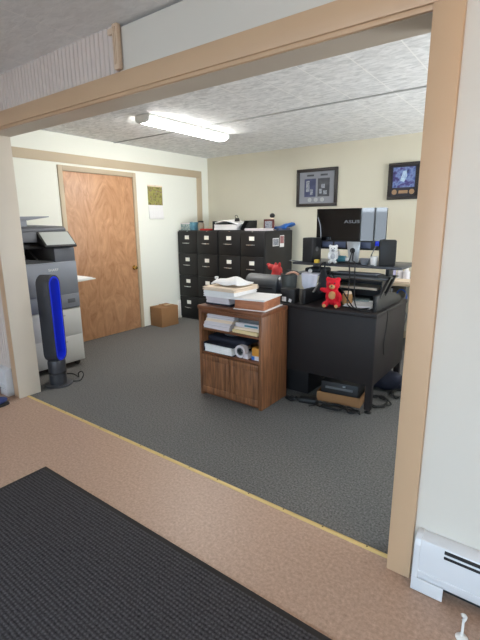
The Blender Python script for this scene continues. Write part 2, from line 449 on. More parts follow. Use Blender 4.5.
# wall between the rooms, with its wide opening
struct('wall_front', wall_x(Y0 + .002, YI, FX0, FX1, ZO, [(OL - .012, OR + .010, -0.01, OH + .012)]), M['cream'])
W1 = (-3.62, -2.62, 0.30, 2.15); W2 = (-1.2, 1.9, 0.45, 2.1)
struct('wall_rear', wall_x(FY0 - .12, FY0, FX0, FX1, ZF, [W1, W2]), M['cream'])
struct('wall_left', wall_y(FX0 - .1, FX0, FY0 - .1, Y0 + .1, ZF), M['bead'])
struct('wall_right', wall_y(FX1, FX1 + .1, FY0 - .1, Y0 + .1, ZF), M['cream'])
struct('wall_office_left', wall_y(XL - .1, XL, YI - .05, YB + .1, ZO, [(2.80, 3.795, -0.01, 1.995)]), M['white_wall'])
struct('wall_office_back', B().box(XL, OX1 + .1, YB, YB + .1, 0, ZO), M['back_wall'])
W3 = (2.75, 4.85, 0.85, 2.1)
struct('wall_office_right', wall_y(OX1, OX1 + .1, YI - .05, YB + .1, ZO, [W3]), M['back_wall'])
def window_x(name, w, y, nm):
    b = B(); a, c, z0, z1 = w; t = .05
    b.box(a, a + t, y - .06, y + .02, z0, z1).box(c - t, c, y - .06, y + .02, z0, z1).box(a + t, c - t, y - .06, y + .02, z0, z0 + t).box(a + t, c - t, y - .06, y + .02, z1 - t, z1)
    for i in range(1, nm):
        x = a + (c - a) * i / nm; b.box(x - .025, x + .025, y - .05, y + .01, z0 + t, z1 - t)
    f = struct(name, b, M['fixture'])
    part('pane', B().box(a + t, c - t, y - .022, y - .018, z0 + t, z1 - t), M['pane'], f)
window_x('window_1', W1, FY0, 2); window_x('window_2', W2, FY0, 3)
b = B(); a, c, z0, z1 = W3; t = .05
b.box(OX1 - .02, OX1 + .06, a, a + t, z0, z1).box(OX1 - .02, OX1 + .06, c - t, c, z0, z1).box(OX1 - .02, OX1 + .06, a + t, c - t, z0, z0 + t).box(OX1 - .02, OX1 + .06, a + t, c - t, z1 - t, z1)
b.box(OX1 - .01, OX1 + .05, (a + c) / 2 - .025, (a + c) / 2 + .025, z0 + t, z1 - t)
f = struct('window_3', b, M['fixture']); part('pane', B().box(OX1 + .018, OX1 + .022, a + t, c - t, z0 + t, z1 - t), M['pane'], f)

# beadboard on the left part of the wall between the rooms
def bead(x0, x1, z0, z1, y):
    b = B(); pts = []; x = x0
    while x < x1 - 1e-6:
        w = min(.038, x1 - x)
        for dx, dy in ((0, 0), (w - .013, 0), (w - .009, .007), (w - .004, .007)): pts.append((x + dx, y + dy))
        x += w
    pts.append((x1, y)); pts += [(x1, y + .010), (x0, y + .010)]
    b.prism(pts, 'z', z0, z1); return b
struct('wall_beadboard_upper', bead(FX0, -1.915, 2.168, ZF, Y0 - .008), M['bead'])
struct('wall_beadboard_lower', bead(FX0, -3.52, 0.0, 2.168, Y0 - .008), M['bead'])
# painted wooden casing and jambs of the opening
struct('trim_header', B().box(FX0, OR + .093, Y0 - .022, Y0 + .004, OH + .016, 2.168, .004).box(OL, OR, Y0 - .012, Y0 + .004, OH, OH + .018, .002), M['tan'])
struct('trim_right', B().box(OR, OR + .093, Y0 - .022, Y0 + .004, 0, OH + .016, .004), M['tan'])
struct('trim_left', B().box(-3.52, OL - .010, Y0 - .022, Y0 + .004, 0, OH + .016, .004), M['tan'])
struct('trim_jamb', B().box(OL - .010, OL, Y0 - .026, YI + .004, 0, OH, .003), M['jamb'])
struct('trim_jamb_right', B().box(OR, OR + .008, Y0 + .006, YI + .004, 0, OH - .001), M['jamb'])
struct('trim_soffit', B().box(OL, OR, Y0 + .006, YI + .004, OH, OH + .01), M['jamb'])
# carved end moulding beside the beadboard, and a small broken bracket at its top
b = B().box(-1.925, -1.885, Y0 - .032, Y0 - .004, 2.178, ZF - .004, .006).box(-1.915, -1.907, Y0 - .038, Y0 - .03, 2.2, ZF - .02, .003).box(-1.902, -1.895, Y0 - .038, Y0 - .03, 2.2, ZF - .02, .003)
b.box(-1.965, -1.925, Y0 - .028, Y0 - .010, 2.345, 2.372, .004)
struct('trim_moulding', b, M['wood_strip'])

# office left wall: tan band, tan upright, door
struct('trim_band', B().box(XL, XL + .008, YI, 5.135, 2.071, 2.172, .002), M['office_tan'])
struct('trim_upright', B().box(XL, XL + .008, 5.02, 5.135, 0, 2.071, .002), M['office_tan'])
dr = struct('door_1', B().box(XL - .035, XL + .002, 2.812, 3.785, .004, 1.985, .003), M['door'])
struct('wall_door_light_block', B().box(XL - .1, XL - .045, 2.80, 3.795, 0, 1.995), M['office_tan'])  # backing added behind the door to stop outside light showing underneath
cs = B().box(XL - .02, XL + .016, 2.752, 2.808, 0, 2.045, .004).box(XL - .02, XL + .016, 3.789, 3.84, 0, 2.045, .004).box(XL - .02, XL + .016, 2.808, 3.789, 1.989, 2.045, .004)
part('door_casing', cs, M['office_tan'], dr)
for z in (.25, 1.05, 1.75): part('hinge', B().cyl((XL + .006, 2.810, z), (XL + .006, 2.810, z + .09), .005, seg=10), M['screw'], dr)
part('door_handle', B().lathe([(0, .055), (.018, .052), (.026, .040), (.024, .026), (.012, .018), (.011, .006), (.028, .004), (.030, 0), (0, 0)]), M['knob'], dr)
kn = [k for k in bpy.data.objects if k.name == 'door_handle'][0]
kn.data.transform(Matrix.Translation((XL + .003, 3.728, .835)) @ Matrix.Rotation(PI / 2, 4, 'Y'))
struct('baseboard_office_back', B().box(XL, OX1, YB - .012, YB, 0, .09, .003), M['office_tan'])
struct('baseboard_office_left', B().box(XL, XL + .010, 3.842, YB - .012, 0, .07, .003), M['white_wall'])

# ------------------------------------------------------------------ front room things
t = thing('threshold_strip', 'brass carpet strip with screws along the floor across the wide opening', 'threshold strip', (-1.9, 1.625, 0))
part('strip', B().prism([(1.612, 0.0), (1.616, .004), (1.625, .006), (1.634, .004), (1.638, 0.0)], 'x', OL + .002, OR - .002), M['brass'], t)
for i in range(14):
    x = -3.3 + i * .215; part('screw', B().cyl((x, 1.625, .0056), (x, 1.625, .0072), .004, seg=10), M['screw'], t)

t = thing('floor_mat', 'large dark grey ribbed entrance mat with a flat rubber border on tan floor', 'mat', (-1.2, .3, 0))
part('border', B().box(-2.285, -0.15, -.75, 1.132, 0, .007, .002), M['rubber'], t)
part('ribbed_pile', B().box(-2.258, -0.177, -.723, 1.105, .0065, .012, .002), M['ribs'], t)

def heater(label, x0, x1, exposed):
    """hot-water baseboard heater against the front wall; exposed = -1 / +1: the visible end"""
    t = thing('baseboard_heater', label, 'heater', ((x0 + x1) / 2, Y0 - .03, 0))
    H = .236; yf = Y0 - .062; yw = Y0 - .001
    if exposed > 0: yw = Y0 - .0095
    prof = [(yw, .05), (yw, H), (yf + .028, H), (yf + .010, H - .010), (yf + .002, H - .030), (yf, H - .06), (yf, .075), (yf + .006, .055), (yf + .02, .05)]
    part('cover', B().prism(prof, 'x', x0 + (.02 if exposed < 0 else 0), x1 - (.02 if exposed > 0 else 0)), M['heater'], t)
    e0, e1 = (x0, x0 + .022) if exposed < 0 else (x1 - .022, x1)
    pe = [(yw, .0), (yw, H + .004), (yf + .027, H + .004), (yf + .007, H - .008), (yf - .003, H - .030), (yf - .004, H - .06), (yf - .004, .072), (yf - .001, .0)]
    part('end_cap', B().prism(pe, 'x', e0, e1, .002), M['heater'], t)
    s = -1 if exposed > 0 else 1
    xa = e0 if exposed < 0 else e1
    part('foot_panel', B().box(*sorted((xa, xa + s * .115)), yf - .005, yf + .002, .004, .062, .001), M['heater'], t)
    part('lower_ridge', B().box(x0 + .02, x1 - .02, yf - .003, yf + .004, .085, .096, .002), M['heater'], t)
    sl = (xa + s * .105, x1 - .03) if exposed < 0 else (x0 + .03, xa + s * .105)
    part('air_slot', B().box(*sl, yf + .0005, yf + .012, H - .026, H - .016), M['dark_slot'], t)
    part('air_slot', B().box(*sl, yf - .0012, yf + .006, H - .046, H - .036), M['dark_slot'], t)
    part('back_plate', B().box(x0 + .02, x1 - .02, yw - .004, yw, .0, .06), M['dark_slot'], t)
    return t
heater('long white baseboard heater on the cream wall right of the opening', -.290, 1.6, -1)
heater('white baseboard heater end on the beadboard left of the opening', -5.3, -3.545, 1)

t = thing('door_stop', 'small white plastic hooked peg standing on tan floor before the right heater', 'door stop', (-.088, 1.405, 0), rz=.4)
part('foot', B().lathe([(0, 0), (.019, 0), (.021, .003), (.017, .008), (.006, .012), (0, .012)]), M['white_plastic'], t, True)
part('stem', B().cyl((0, 0, .010), (0, .004, .072), .0048, .004), M['white_plastic'], t, True)
part('hook', B().tube([(0, .004, .070), (.004, .004, .080), (.004, .002, .090), (-.003, 0, .098), (-.010, -.002, .097)], .0062), M['white_plastic'], t, True)

t = thing('shoe', 'dark blue shoe on the floor cut off at the left picture edge', 'shoe', (-3.435, 1.315, 0), rz=-.2)
part('sole', B().prism([(-.045, -.13), (.045, -.13), (.05, .02), (.045, .1), (.02, .145), (-.02, .145), (-.045, .1), (-.04, .02)], 'z', 0, .02, .004), M['black_plastic'], t, True)
blob('upper', [((0, .06, .045), (.042, .08, .03)), ((0, -.05, .06), (.042, .08, .045)), ((0, -.09, .08), (.036, .045, .04))], M['shoe_blue'], t)
part('collar', B().tube([(.028 * math.cos(a), -.09 + .036 * math.sin(a), .115) for a in [i * PI / 6 for i in range(12)]], .008, closed=True), M['black_plastic'], t, True)

# ------------------------------------------------------------------ office: left side
t = thing('fluorescent_light', 'lit white wraparound fluorescent tube fixture on the office ceiling', 'ceiling light', (-3.17, 3.45, ZO))
part('housing', B().box(-3.265, -3.075, 2.83, 4.0, 2.352, ZO, .003), M['fixture'], t)
part('diffuser', B().prism([(-3.258, 2.352), (-3.25, 2.325), (-3.22, 2.308), (-3.12, 2.308), (-3.09, 2.325), (-3.082, 2.352)], 'y', 2.845, 3.985), M['lens'], t)
for y in (2.832, 3.998):
    part('end_cap', B().prism([(-3.264, 2.352), (-3.256, 2.322), (-3.222, 2.303), (-3.118, 2.303), (-3.084, 2.322), (-3.076, 2.352)], 'y', y - .008, y + .012, .002), M['fixture'], t)

t = thing('wall_calendar', 'wall calendar with a green and brown picture above a white date pad', 'calendar', (XL, 4.17, 1.47))
part('picture_sheet', B().box(XL + .001, XL + .005, 4.040, 4.302, 1.652, 1.895), M['landscape'], t)
part('date_pad', B().prism([(XL + .001, 1.652), (XL + .006, 1.652), (XL + .020, 1.475), (XL + .016, 1.468), (XL + .001, 1.472)], 'y', 4.042, 4.300), M['paper'], t)
part('top_strip', B().box(XL + .001, XL + .006, 4.036, 4.306, 1.893, 1.912, .001), M['paper_cream'], t)
part('nail', B().cyl((XL, 4.17, 1.904), (XL + .012, 4.17, 1.904), .004, seg=10), M['screw'], t)

# copier
t = thing('copier', 'tall grey office copier on casters against the white left wall', 'copier', (-4.10, 2.10, 0))
cx0, cx1, cy0, cy1 = -4.44, -3.775, 1.80, 2.415
part('paper_cabinet', B().box(cx0, cx1, cy0, cy1, .055, .600, .006), M['copier_light'], t)
for z0, z1 in ((.075, .325), (.335, .590)):
    d = part('drawer', B().box(cx1 - .004, cx1 + .006, cy0 + .012, cy1 - .012, z0, z1, .003), M['copier_light'], t)
    part('drawer_grip', B().box(cx1 + .003, cx1 + .0075, 2.14, 2.24, z1 - .055, z1 - .043, .002), M['silver'], d)
part('body', B().box(cx0, cx1 + .004, cy0, cy1, .605, 1.062, .008), M['copier_dark'], t)
dd = part('body_drawer', B().box(cx1, cx1 + .010, cy0 + .008, cy1 - .008, .615, .745, .003), M['copier_dark'], t)
part('drawer_grip', B().box(cx1 + .008, cx1 + .0115, 2.28, 2.36, .66, .70, .001), M['copier_mid'], dd)
part('front_cover', B().box(cx1, cx1 + .008, cy0 + .008, cy1 - .008, .755, 1.055, .004), M['copier_dark'], t)
text_mesh('SHARP', .034, Matrix.Translation((cx1 + .0085, 2.165, .992)) @ Matrix.Rotation(PI / 2, 4, 'Z') @ Matrix.Rotation(PI / 2, 4, 'X'), M['copier_light'], 'brand_mark', t)
part('output_tray', B().prism([(cy0 + .01, 1.062), (2.19, 1.062), (2.19, 1.075), (1.95, 1.10), (cy0 + .01, 1.13)], 'x', cx0 + .05, cx1 - .02), M['black_plastic'], t)
part('inner_cavity_wall', B().box(cx0, cx0 + .12, cy0, cy1, 1.06, 1.255, .004), M['black_plastic'], t)
part('side_column', B().prism([(cx0 + .1, 1.06), (cx1 - .01, 1.06), (cx1 - .012, 1.185), (cx1 - .09, 1.25), (cx0 + .1, 1.25)], 'y', 2.205, cy1, .004), M['copier_mid'], t)
part('finisher_hand', B().box(cx1 - .30, cx1 - .14, 1.86, 2.17, 1.185, 1.235, .01), M['black_plastic'], t)
part('paper_guide', B().box(cx1 - .22, cx1 - .03, 2.03, 2.05, 1.075, 1.15, .005, tilt=('Y', .5)), M['black_plastic'], t)
part('scanner', B().box(cx0, cx1 - .07, cy0, cy1 - .01, 1.250, 1.345, .010), M['copier_mid'], t)
cp = part('control_panel', B().prism([(cx1 - .075, 1.345), (cx1 + .060, 1.215), (cx1 + .052, 1.198), (cx1 - .085, 1.24), (cx1 - .085, 1.33)], 'y', 2.085, 2.405, .004), M['black_plastic'], t)
nrm = Vector((.130, 0, .135)).normalized(); ctr = Vector((cx1 - .0075, 0, 1.280))
def on_panel(u, y, h): return ctr + Vector((.135, 0, -.130)).normalized() * u + nrm * h + Vector((0, y, 0))
def panel_slab(u0, u1, y0, y1, h0, h1):
    b = B(); vs = [b.bm.verts.new(on_panel(u, y, h)) for h in (h0, h1) for (u, y) in ((u0, y0), (u1, y0), (u1, y1), (u0, y1))]
    for f in ((0, 1, 2, 3), (4, 5, 6, 7), (0, 1, 5, 4), (1, 2, 6, 5), (2, 3, 7, 6), (3, 0, 4, 7)): b.bm.faces.new([vs[i] for i in f])
    return b
part('touch_screen', panel_slab(-.085, .078, 2.105, 2.392, -.002, .003), M['screen'], cp)
part('feeder', B().prism([(cx0 + .02, 1.345), (cx1 - .09, 1.345), (cx1 - .09, 1.372), (cx1 - .13, 1.392), (cx0 + .02, 1.405)], 'y', cy0 + .01, cy1 - .02, .006), M['copier_mid'], t)
part('feeder_hump', B().box(cx0 + .03, cx1 - .16, cy0 + .01, 2.06, 1.39, 1.455, .015), M['copier_dark'], t)
part('feeder_tray', B().prism([(1.84, 1.440), (2.06, 1.448), (2.27, 1.478), (2.27, 1.486), (2.10, 1.484), (1.84, 1.478)], 'x', cx0 + .06, cx1 - .15, .002), M['copier_dark'], t)
bt = part('bypass_tray', B().box(-4.25, -3.80, 2.415, 2.64, .848, .860, .004, tilt=('X', .04)), M['copier_light'], t)
part('tray_hinge', B().box(-4.2, -3.83, 2.41, 2.44, .81, .846, .004), M['copier_mid'], bt)
for x, y in ((cx0 + .06, 1.86), (cx0 + .06, 2.36), (cx1 - .06, 1.86), (cx1 - .06, 2.36)):
    c = part('caster', B().cyl((x - .012, y, .026), (x + .012, y, .026), .026), M['black_plastic'], t)
    part('caster_mount', B().cyl((x, y, .045), (x, y, .058), .022), M['grey_plastic'], c)
solo('paper_sheet', B().box(-4.14, -3.84, 2.435, 2.63, .8635, .867, .0005, tilt=('X', .04)), M['paper'], 'white sheets lying on the copier side tray', 'paper', (-4.0, 2.53, .865))

# tower fan
fx, fy = -3.468, 1.93
t = thing('tower_fan', 'dark grey bladeless tower fan with bright blue inner loop beside the left jamb', 'fan', (fx, fy, 0))
part('base_disc', B().lathe([(0, 0), (.118, 0), (.122, .006), (.116, .013), (.08, .016), (0, .016)], (fx, fy, 0)), M['gun'], t)
part('motor_body', B().lathe([(.074, .014), (.074, .10), (.070, .104), (.070, .112), (.074, .116), (.076, .215), (.070, .235), (0, .235)], (fx, fy, 0)), M['gun'], t)
def stadium(w, z0, z1, n=10):
    r = w; pts = []
    for i in range(n + 1): a = PI * i / n; pts.append((r * math.cos(a), z1 - r + r * math.sin(a)))
    for i in range(n + 1): a = PI + PI * i / n; pts.append((r * math.cos(a), z0 + r + r * math.sin(a)))
    return pts
def ring(wo, wi, z0, z1, th, x0, x1, inner_only=False):
    b = B(); O = stadium(wo, z0, z1); I = stadium(wi, z0 + th, z1 - th); n = len(O)
    vo = [[b.bm.verts.new((x, fy + p[0], p[1])) for p in O] for x in (x0, x1)]
    vi = [[b.bm.verts.new((x, fy + p[0], p[1])) for p in I] for x in (x0, x1)]
    for i in range(n):
        j = (i + 1) % n
        b.bm.faces.new((vo[0][i], vo[0][j], vo[1][j], vo[1][i])); b.bm.faces.new((vi[0][i], vi[0][j], vi[1][j], vi[1][i]))
        for k in (0, 1): b.bm.faces.new((vo[k][i], vo[k][j], vi[k][j], vi[k][i]))
    return b
def turned(b):
    bmesh.ops.rotate(b.bm, verts=b.bm.verts, cent=(fx, fy, 0), matrix=Matrix.Rotation(math.radians(24), 3, 'Z')); return b
lp = part('loop_shell', turned(ring(.080, .069, .222, .992, .011, fx - .060, fx + .060)), M['gun'], t)
part('loop_lining', turned(ring(.0685, .056, .2335, .9805, .0125, fx - .058, fx + .062)), M['fan_blue'], lp, label='bright blue inner lining')
part('control_ring', B().lathe([(.0765, .112), (.0775, .114), (.0775, .126), (.0765, .128)], (fx, fy, 0)), M['black_plastic'], t)
solo('cable', B().tube([(fx + .05, fy + .10, .006), (fx + .10, fy + .15, .010), (fx + .10, fy + .19, .05), (fx + .06, fy + .2, .075), (fx + .02, fy + .19, .05), (fx + .0, fy + .2, .008), (fx - .12, fy + .22, .006), (fx - .22, fy + .15, .006)], .005), M['cable'], 'looped black cord behind the tower fan base', 'cord', (fx, fy + .15, 0))

t = thing('cardboard_box', 'closed brown cardboard box on carpet between the door and filing cabinets', 'box', (-4.365, 4.11, 0))
bw = [(-4.482, 3.95), (-4.235, 3.935), (-4.215, 4.235), (-4.465, 4.25)]
part('carton', B().prism(bw, 'z', 0, .265, .003), M['cardboard'], t)
part('flap', B().prism([(-4.482, 3.95), (-4.235, 3.935), (-4.225, 4.09), (-4.474, 4.105)], 'z', .266, .270), M['cardboard'], t)
part('flap', B().prism([(-4.474, 4.107), (-4.224, 4.092), (-4.215, 4.235), (-4.465, 4.25)], 'z', .266, .276), M['cardboard'], t)
part('tape_strip', B().prism([(-4.375, 4.10), (-4.325, 4.098), (-4.315, 4.238), (-4.365, 4.240)], 'z', .277, .2785), M['tape'], t)

solo('white_board', B().box(-4.498, -4.455, 4.528, 4.542, 0.0, .275, .002), M['paper'], 'narrow white board standing on edge between the brown box and first cabinet', 'board', (-4.476, 4.535, 0))

# ------------------------------------------------------------------ filing cabinets
CY = 4.57; CH = 1.305; CW = .378
def cabinet():
    t = thing('filing_cabinet', 'x', 'filing cabinet', (-4.285, CY, 0), 0, 'black four drawer filing cabinets in a row')
    w = CW / 2
    part('body', B().box(-w, w, .012, .700, 0, CH, .004), M['black_metal'], t, True)
    for k in range(4):
        z0 = .030 + k * .3165; z1 = z0 + .311
        d = part('drawer', B().box(-w + .006, w - .006, -.012, .016, z0, z1, .003), M['drawer_black'], t, True)
        zc = z1 - .083
        part('label_holder', B().box(-.042, .042, -.017, -.011, zc - .028, zc + .028, .002), M['chrome'], d, True)
        part('label_card', B().box(-.037, .037, -.019, -.0165, zc - .024, zc + .024), M['card'], d, True)
        part('drawer_handle', B().box(-.055, .055, -.030, -.012, zc - .088, zc - .076, .003).box(-.012, .012, -.0325, -.03, zc - .089, zc - .075, .001), M['chrome'], d, True)
        part('thumb_latch', B().box(-.085, -.066, -.022, -.012, zc - .088, zc - .076, .003), M['chrome'], d, True)
    part('lock', B().cyl((0, .012, CH - .014), (0, -.008, CH - .014), .010, seg=14), M['chrome'], t, True)
    return t
fc = cabinet()
labs = ['leftmost black four drawer filing cabinet standing against the white wall with the door',
        'second black filing cabinet from the white wall, below the small glass jar',
        'third black filing cabinet from the white wall, below the black letter tray',
        'rightmost black filing cabinet with two small photos stuck to its side']
for i in range(4):
    c = fc if i == 0 else dup(fc)
    c.location.x = -4.295 + i * .382; c.location.y = CY - .012 * (i % 2); c['label'] = labs[i]
SX = -4.295 + 3 * .382 + CW / 2 + .0006     # right side of the last cabinet
for (y0, y1, z0, z1, m, lb) in ((4.748, 4.898, 1.105, 1.207, 'faded', 'pale snapshot stuck on the cabinet side, left of the reddish one'), (4.925, 5.035, 1.085, 1.240, 'skin', 'tall reddish snapshot stuck on the cabinet side near its back edge')):
    p = thing('snapshot_picture', lb, 'photo', (SX, (y0 + y1) / 2, z0), 0, 'snapshots on the filing cabinet side')
    part('print_border', B().box(SX, SX + .001, y0, y1, z0, z1), M['paper'], p)
    part('print_image', B().box(SX + .001, SX + .0018, y0 + .008, y1 - .008, z0 + (.008 if m == 'faded' else .05), z1 - .010), M['faded' if m == 'faded' else 'faded_red'], p)

ZC = CH
# what stands on them
t = thing('tissue_box', 'pale teal patterned box with a blue end on the leftmost cabinet', 'box', (-4.36, 4.68, ZC))
part('carton', B().box(-4.475, -4.300, 4.62, 4.74, ZC, ZC + .10, .006), M['pale_teal'], t)
part('blue_end', B().box(-4.299, -4.225, 4.622, 4.738, ZC, ZC + .115, .006), M['teal_print'], t, label='light blue end')
part('lid_edge', B().box(-4.478, -4.297, 4.618, 4.742, ZC + .088, ZC + .104, .004), M['paper_lilac'], t)
t = thing('glass_jar', 'small glass jar with dark lid between the teal box and letter tray', 'jar', (-4.165, 4.72, ZC))
part('glass_body', B().lathe([(0, 0), (.044, 0), (.048, .01), (.048, .085), (.038, .105), (.034, .112), (0, .112)], (-4.165, 4.72, ZC)), M['jar_glass'], t)
part('lid', B().lathe([(.038, .110), (.040, .112), (.040, .130), (.036, .134), (0, .134)], (-4.165, 4.72, ZC)), M['frame_dark'], t)
solo('red_folder', B().box(-4.09, -3.93, 4.60, 4.82, ZC, ZC + .022, .003, rot=.15), M['red_dull'], 'flat dark red folder lying right of the glass jar', 'folder', (-4.01, 4.71, ZC))
t = thing('letter_tray', 'black letter tray holding white papers on top of the third cabinet', 'letter tray', (-3.63, 4.78, ZC))
part('tray_floor', B().box(-3.86, -3.42, 4.62, 4.95, ZC, ZC + .008, .002), M['black_plastic'], t)
part('tray_wall', B().box(-3.865, -3.852, 4.62, 4.95, ZC, ZC + .125, .002), M['black_plastic'], t)
part('tray_wall', B().box(-3.86, -3.42, 4.945, 4.957, ZC, ZC + .125, .002), M['black_plastic'], t)
pp = solo('paper_stack', sheets(-3.835, -3.44, 4.625, 4.925, ZC + .009, ZC + .080, 9, .006, .02), M['paper'], 'thick white stack inside the black letter tray', 'papers', (-3.63, 4.78, ZC + .009))
b = B().grid(lambda u, v: Vector((-3.83 + .42 * u, 4.63 + .27 * v, ZC + .106 + .035 * math.sin(PI * min(1, u * 1.1)) * (.5 + .5 * v) + .012 * math.sin(5 * u))), 14, 6)
o = solo('loose_paper', b, M['paper'], 'loose curled white papers lying over the tray stack', 'papers', (-3.63, 4.75, ZC + .08)); sd = o.modifiers.new('thickness', 'SOLIDIFY'); sd.thickness = .012
t = thing('binder_clip', 'black binder clip with open handles sitting on the white tray papers', 'clip', (-3.50, 4.70, ZC + .10))
part('clip_body', B().prism([(-3.53, ZC + .12), (-3.47, ZC + .12), (-3.485, ZC + .165), (-3.515, ZC + .165)], 'y', 4.68, 4.73, .003), M['black_plastic'], t)
part('clip_handle', B().tube([(-3.52, 4.70, ZC + .16), (-3.53, 4.70, ZC + .19), (-3.50, 4.70, ZC + .20), (-3.48, 4.70, ZC + .165)], .004), M['black_plastic'], t)
t = thing('file_holder', 'black slanted file holder standing right of the letter tray', 'file holder', (-3.35, 4.76, ZC))
part('side_plate', B().prism([(4.64, ZC), (4.90, ZC), (4.90, ZC + .13), (4.74, ZC + .13), (4.64, ZC + .03)], 'x', -3.40, -3.392), M['black_plastic'], t)
part('side_plate', B().prism([(4.64, ZC), (4.90, ZC), (4.90, ZC + .13), (4.74, ZC + .13), (4.64, ZC + .03)], 'x', -3.318, -3.310), M['black_plastic'], t)
part('spine', B().box(-3.392, -3.318, 4.888, 4.90, ZC, ZC + .13), M['black_plastic'], t)
part('tray_base', B().box(-3.392, -3.318, 4.64, 4.888, ZC, ZC + .006), M['black_plastic'], t)
solo('paper_pile', sheets(-3.29, -2.98, 4.585, 4.80, ZC, ZC + .030, 5, .008, .03), M['paper_lilac'], 'low pinkish white paper pile on the front of the rightmost cabinet', 'papers', (-3.13, 4.7, ZC))
t = thing('picture_frame', 'small dark red framed picture standing at the back of the rightmost cabinet', 'picture frame', (-3.09, 4.88, ZC))
part('frame', B().box(-3.175, -3.02, 4.86, 4.885, ZC, ZC + .145, .004), M['dark_red'], t)
part('picture', B().box(-3.152, -3.043, 4.857, 4.862, ZC + .025, ZC + .12), M['faded'], t)
part('easel', B().box(-3.11, -3.085, 4.885, 4.93, ZC, ZC + .10, .003), M['black_plastic'], t)
t = thing('black_topped_bottle', 'bottle with a round black top behind the small dark red picture', 'bottle', (-3.115, 4.98, ZC))
part('bottle_body', B().lathe([(0, 0), (.032, 0), (.034, .01), (.034, .12), (.018, .165), (0, .165)], (-3.115, 4.98, ZC)), M['paper_cream'], t)
part('cap', B().ball((-3.115, 4.98, ZC + .192), (.036, .036, .032)), M['black_plastic'], t, label='round black top')
b = B().box(-3.0, -2.79 - .17, 4.9, 5.2, ZC, ZC + .03, .003); solo('grey_folder', b, M['blue_grey'], 'flat grey blue folder lying at the back right of the cabinets', 'folder', (-2.98, 5.05, ZC))
b = B().grid(lambda u, v: Vector((-3.115 + .205 * u, 4.98 + .26 * v, ZC + .036 + .050 * u * v + .006 * math.sin(9 * u + 5 * v) + .030 * math.sin(PI * v) * (.4 + u))), 12, 8)
o = solo('blue_bag', b, M['blue'], 'crumpled bright blue plastic packet at the right end of the cabinet tops', 'packet', (-3.0, 5.1, ZC + .03)); sd = o.modifiers.new('thickness', 'SOLIDIFY'); sd.thickness = .03; sd.offset = -1

# ------------------------------------------------------------------ framed pictures on the back wall
yw = YB
def frame_border(x0, x1, z0, z1, w, y0, y1):
    return B().box(x0, x1, y0, y1, z0, z0 + w, .003).box(x0, x1, y0, y1, z1 - w, z1, .003).box(x0, x0 + w, y0, y1, z0 + w, z1 - w, .003).box(x1 - w, x1, y0, y1, z0 + w, z1 - w, .003)
t = thing('framed_picture', 'dark framed display with two tall photo panels and three round medallions, left of the pair', 'picture', (-2.62, yw, 1.61), 0, 'framed pictures on the back wall')
x0, x1, z0, z1 = -2.912, -2.328, 1.610, 2.088
part('frame', frame_border(x0, x1, z0, z1, .040, yw - .03, yw - .001), M['frame_dark'], t)
mb = part('mat_board', B().box(x0 + .03, x1 - .03, yw - .014, yw - .002, z0 + .03, z1 - .03), M['matboard'], t)
for a, m, q in ((x0 + .115, 'photo_a', 0), (x0 + .310, 'photo_b', 1)):
    pn = part('photo_panel', B().box(a, a + .165, yw - .017, yw - .013, z0 + .125, z1 - .125), M[m], t)
    spots = ((.025, .06, .05, .09), (.025, .15, .05, .05), (.085, .02, .04, .07)) if q == 0 else ((.02, .03, .04, .06), (.08, .02, .05, .05), (.05, .10, .05, .05))
    for (dx, dz, w, h) in spots: part('small_photo', B().box(a + dx, a + dx + w, yw - .0185, yw - .0165, z0 + .13 + dz, z0 + .13 + dz + h), M['faded'], pn)
    part('title_plate', B().box(a + .035, a + .135, yw - .017, yw - .013, z1 - .095, z1 - .072), M['photo_b'], t)
for a in (.195, .285, .375):
    part('medallion', B().cyl((x0 + a, yw - .020, z0 + .085), (x0 + a, yw - .013, z0 + .085), .026), M['medal'], t)
t = thing('framed_picture', 'dark framed bluish print with two bronze medallions and a plate, partly behind the right trim', 'picture', (-1.52, yw, 1.66), 0, 'framed pictures on the back wall')
x0, x1, z0, z1 = -1.690, -1.335, 1.660, 2.070
part('frame', frame_border(x0, x1, z0, z1, .034, yw - .03, yw - .001), M['frame_dark'], t)
part('mat_board', B().box(x0 + .03, x1 - .03, yw - .014, yw - .002, z0 + .03, z1 - .03), M['board_dark'], t)
pr_ = part('art_print', B().box(x0 + .055, x1 - .050, yw - .017, yw - .013, z0 + .135, z1 - .050), M['print'], t)
part('pale_patch', B().prism([(x0 + .14, z1 - .20), (x0 + .165, z1 - .10), (x0 + .205, z1 - .085), (x0 + .215, z1 - .15), (x0 + .185, z1 - .215)], 'y', yw - .0185, yw - .0165), M['print_pale'], pr_)
for a in (.080, .278): part('medallion', B().cyl((x0 + a, yw - .020, z0 + .085), (x0 + a, yw - .013, z0 + .085), .029), M['gold'], t)
part('name_plate', B().box(x0 + .13, x0 + .232, yw - .018, yw - .013, z0 + .068, z0 + .102), M['gold'], t)

# ------------------------------------------------------------------ bookcase
bx0, bx1, by0, by1, bz = -2.272, -1.655, 2.515, 2.888, .768
t = thing('oak_cabinet', 'brown oak cabinet with two open shelves above two doors', 'cabinet', ((bx0 + bx1) / 2, 2.70, 0))
part('top', B().box(bx0 - .006, bx1 + .006, by0 - .008, by1, bz - .032, bz, .006), M['oak_top'], t)
for xa in (bx0, bx1 - .028): part('side_panel', B().box(xa, xa + .028, by0, by1, 0.0, bz - .032, .002), M['oak'], t)
part('back_panel', B().box(bx0 + .028, bx1 - .028, by1 - .010, by1, .03, bz - .032), M['oak'], t)
part('apron', B().box(bx0 + .028, bx1 - .028, by0 + .003, by0 + .02, bz - .062, bz - .032, .002), M['oak_top'], t)
part('shelf', B().box(bx0 + .028, bx1 - .028, by0 + .012, by1 - .010, .562, .580, .002), M['oak_top'], t)
part('shelf', B().box(bx0 + .028, bx1 - .028, by0 + .006, by1 - .010, .365, .385, .002), M['oak_top'], t)
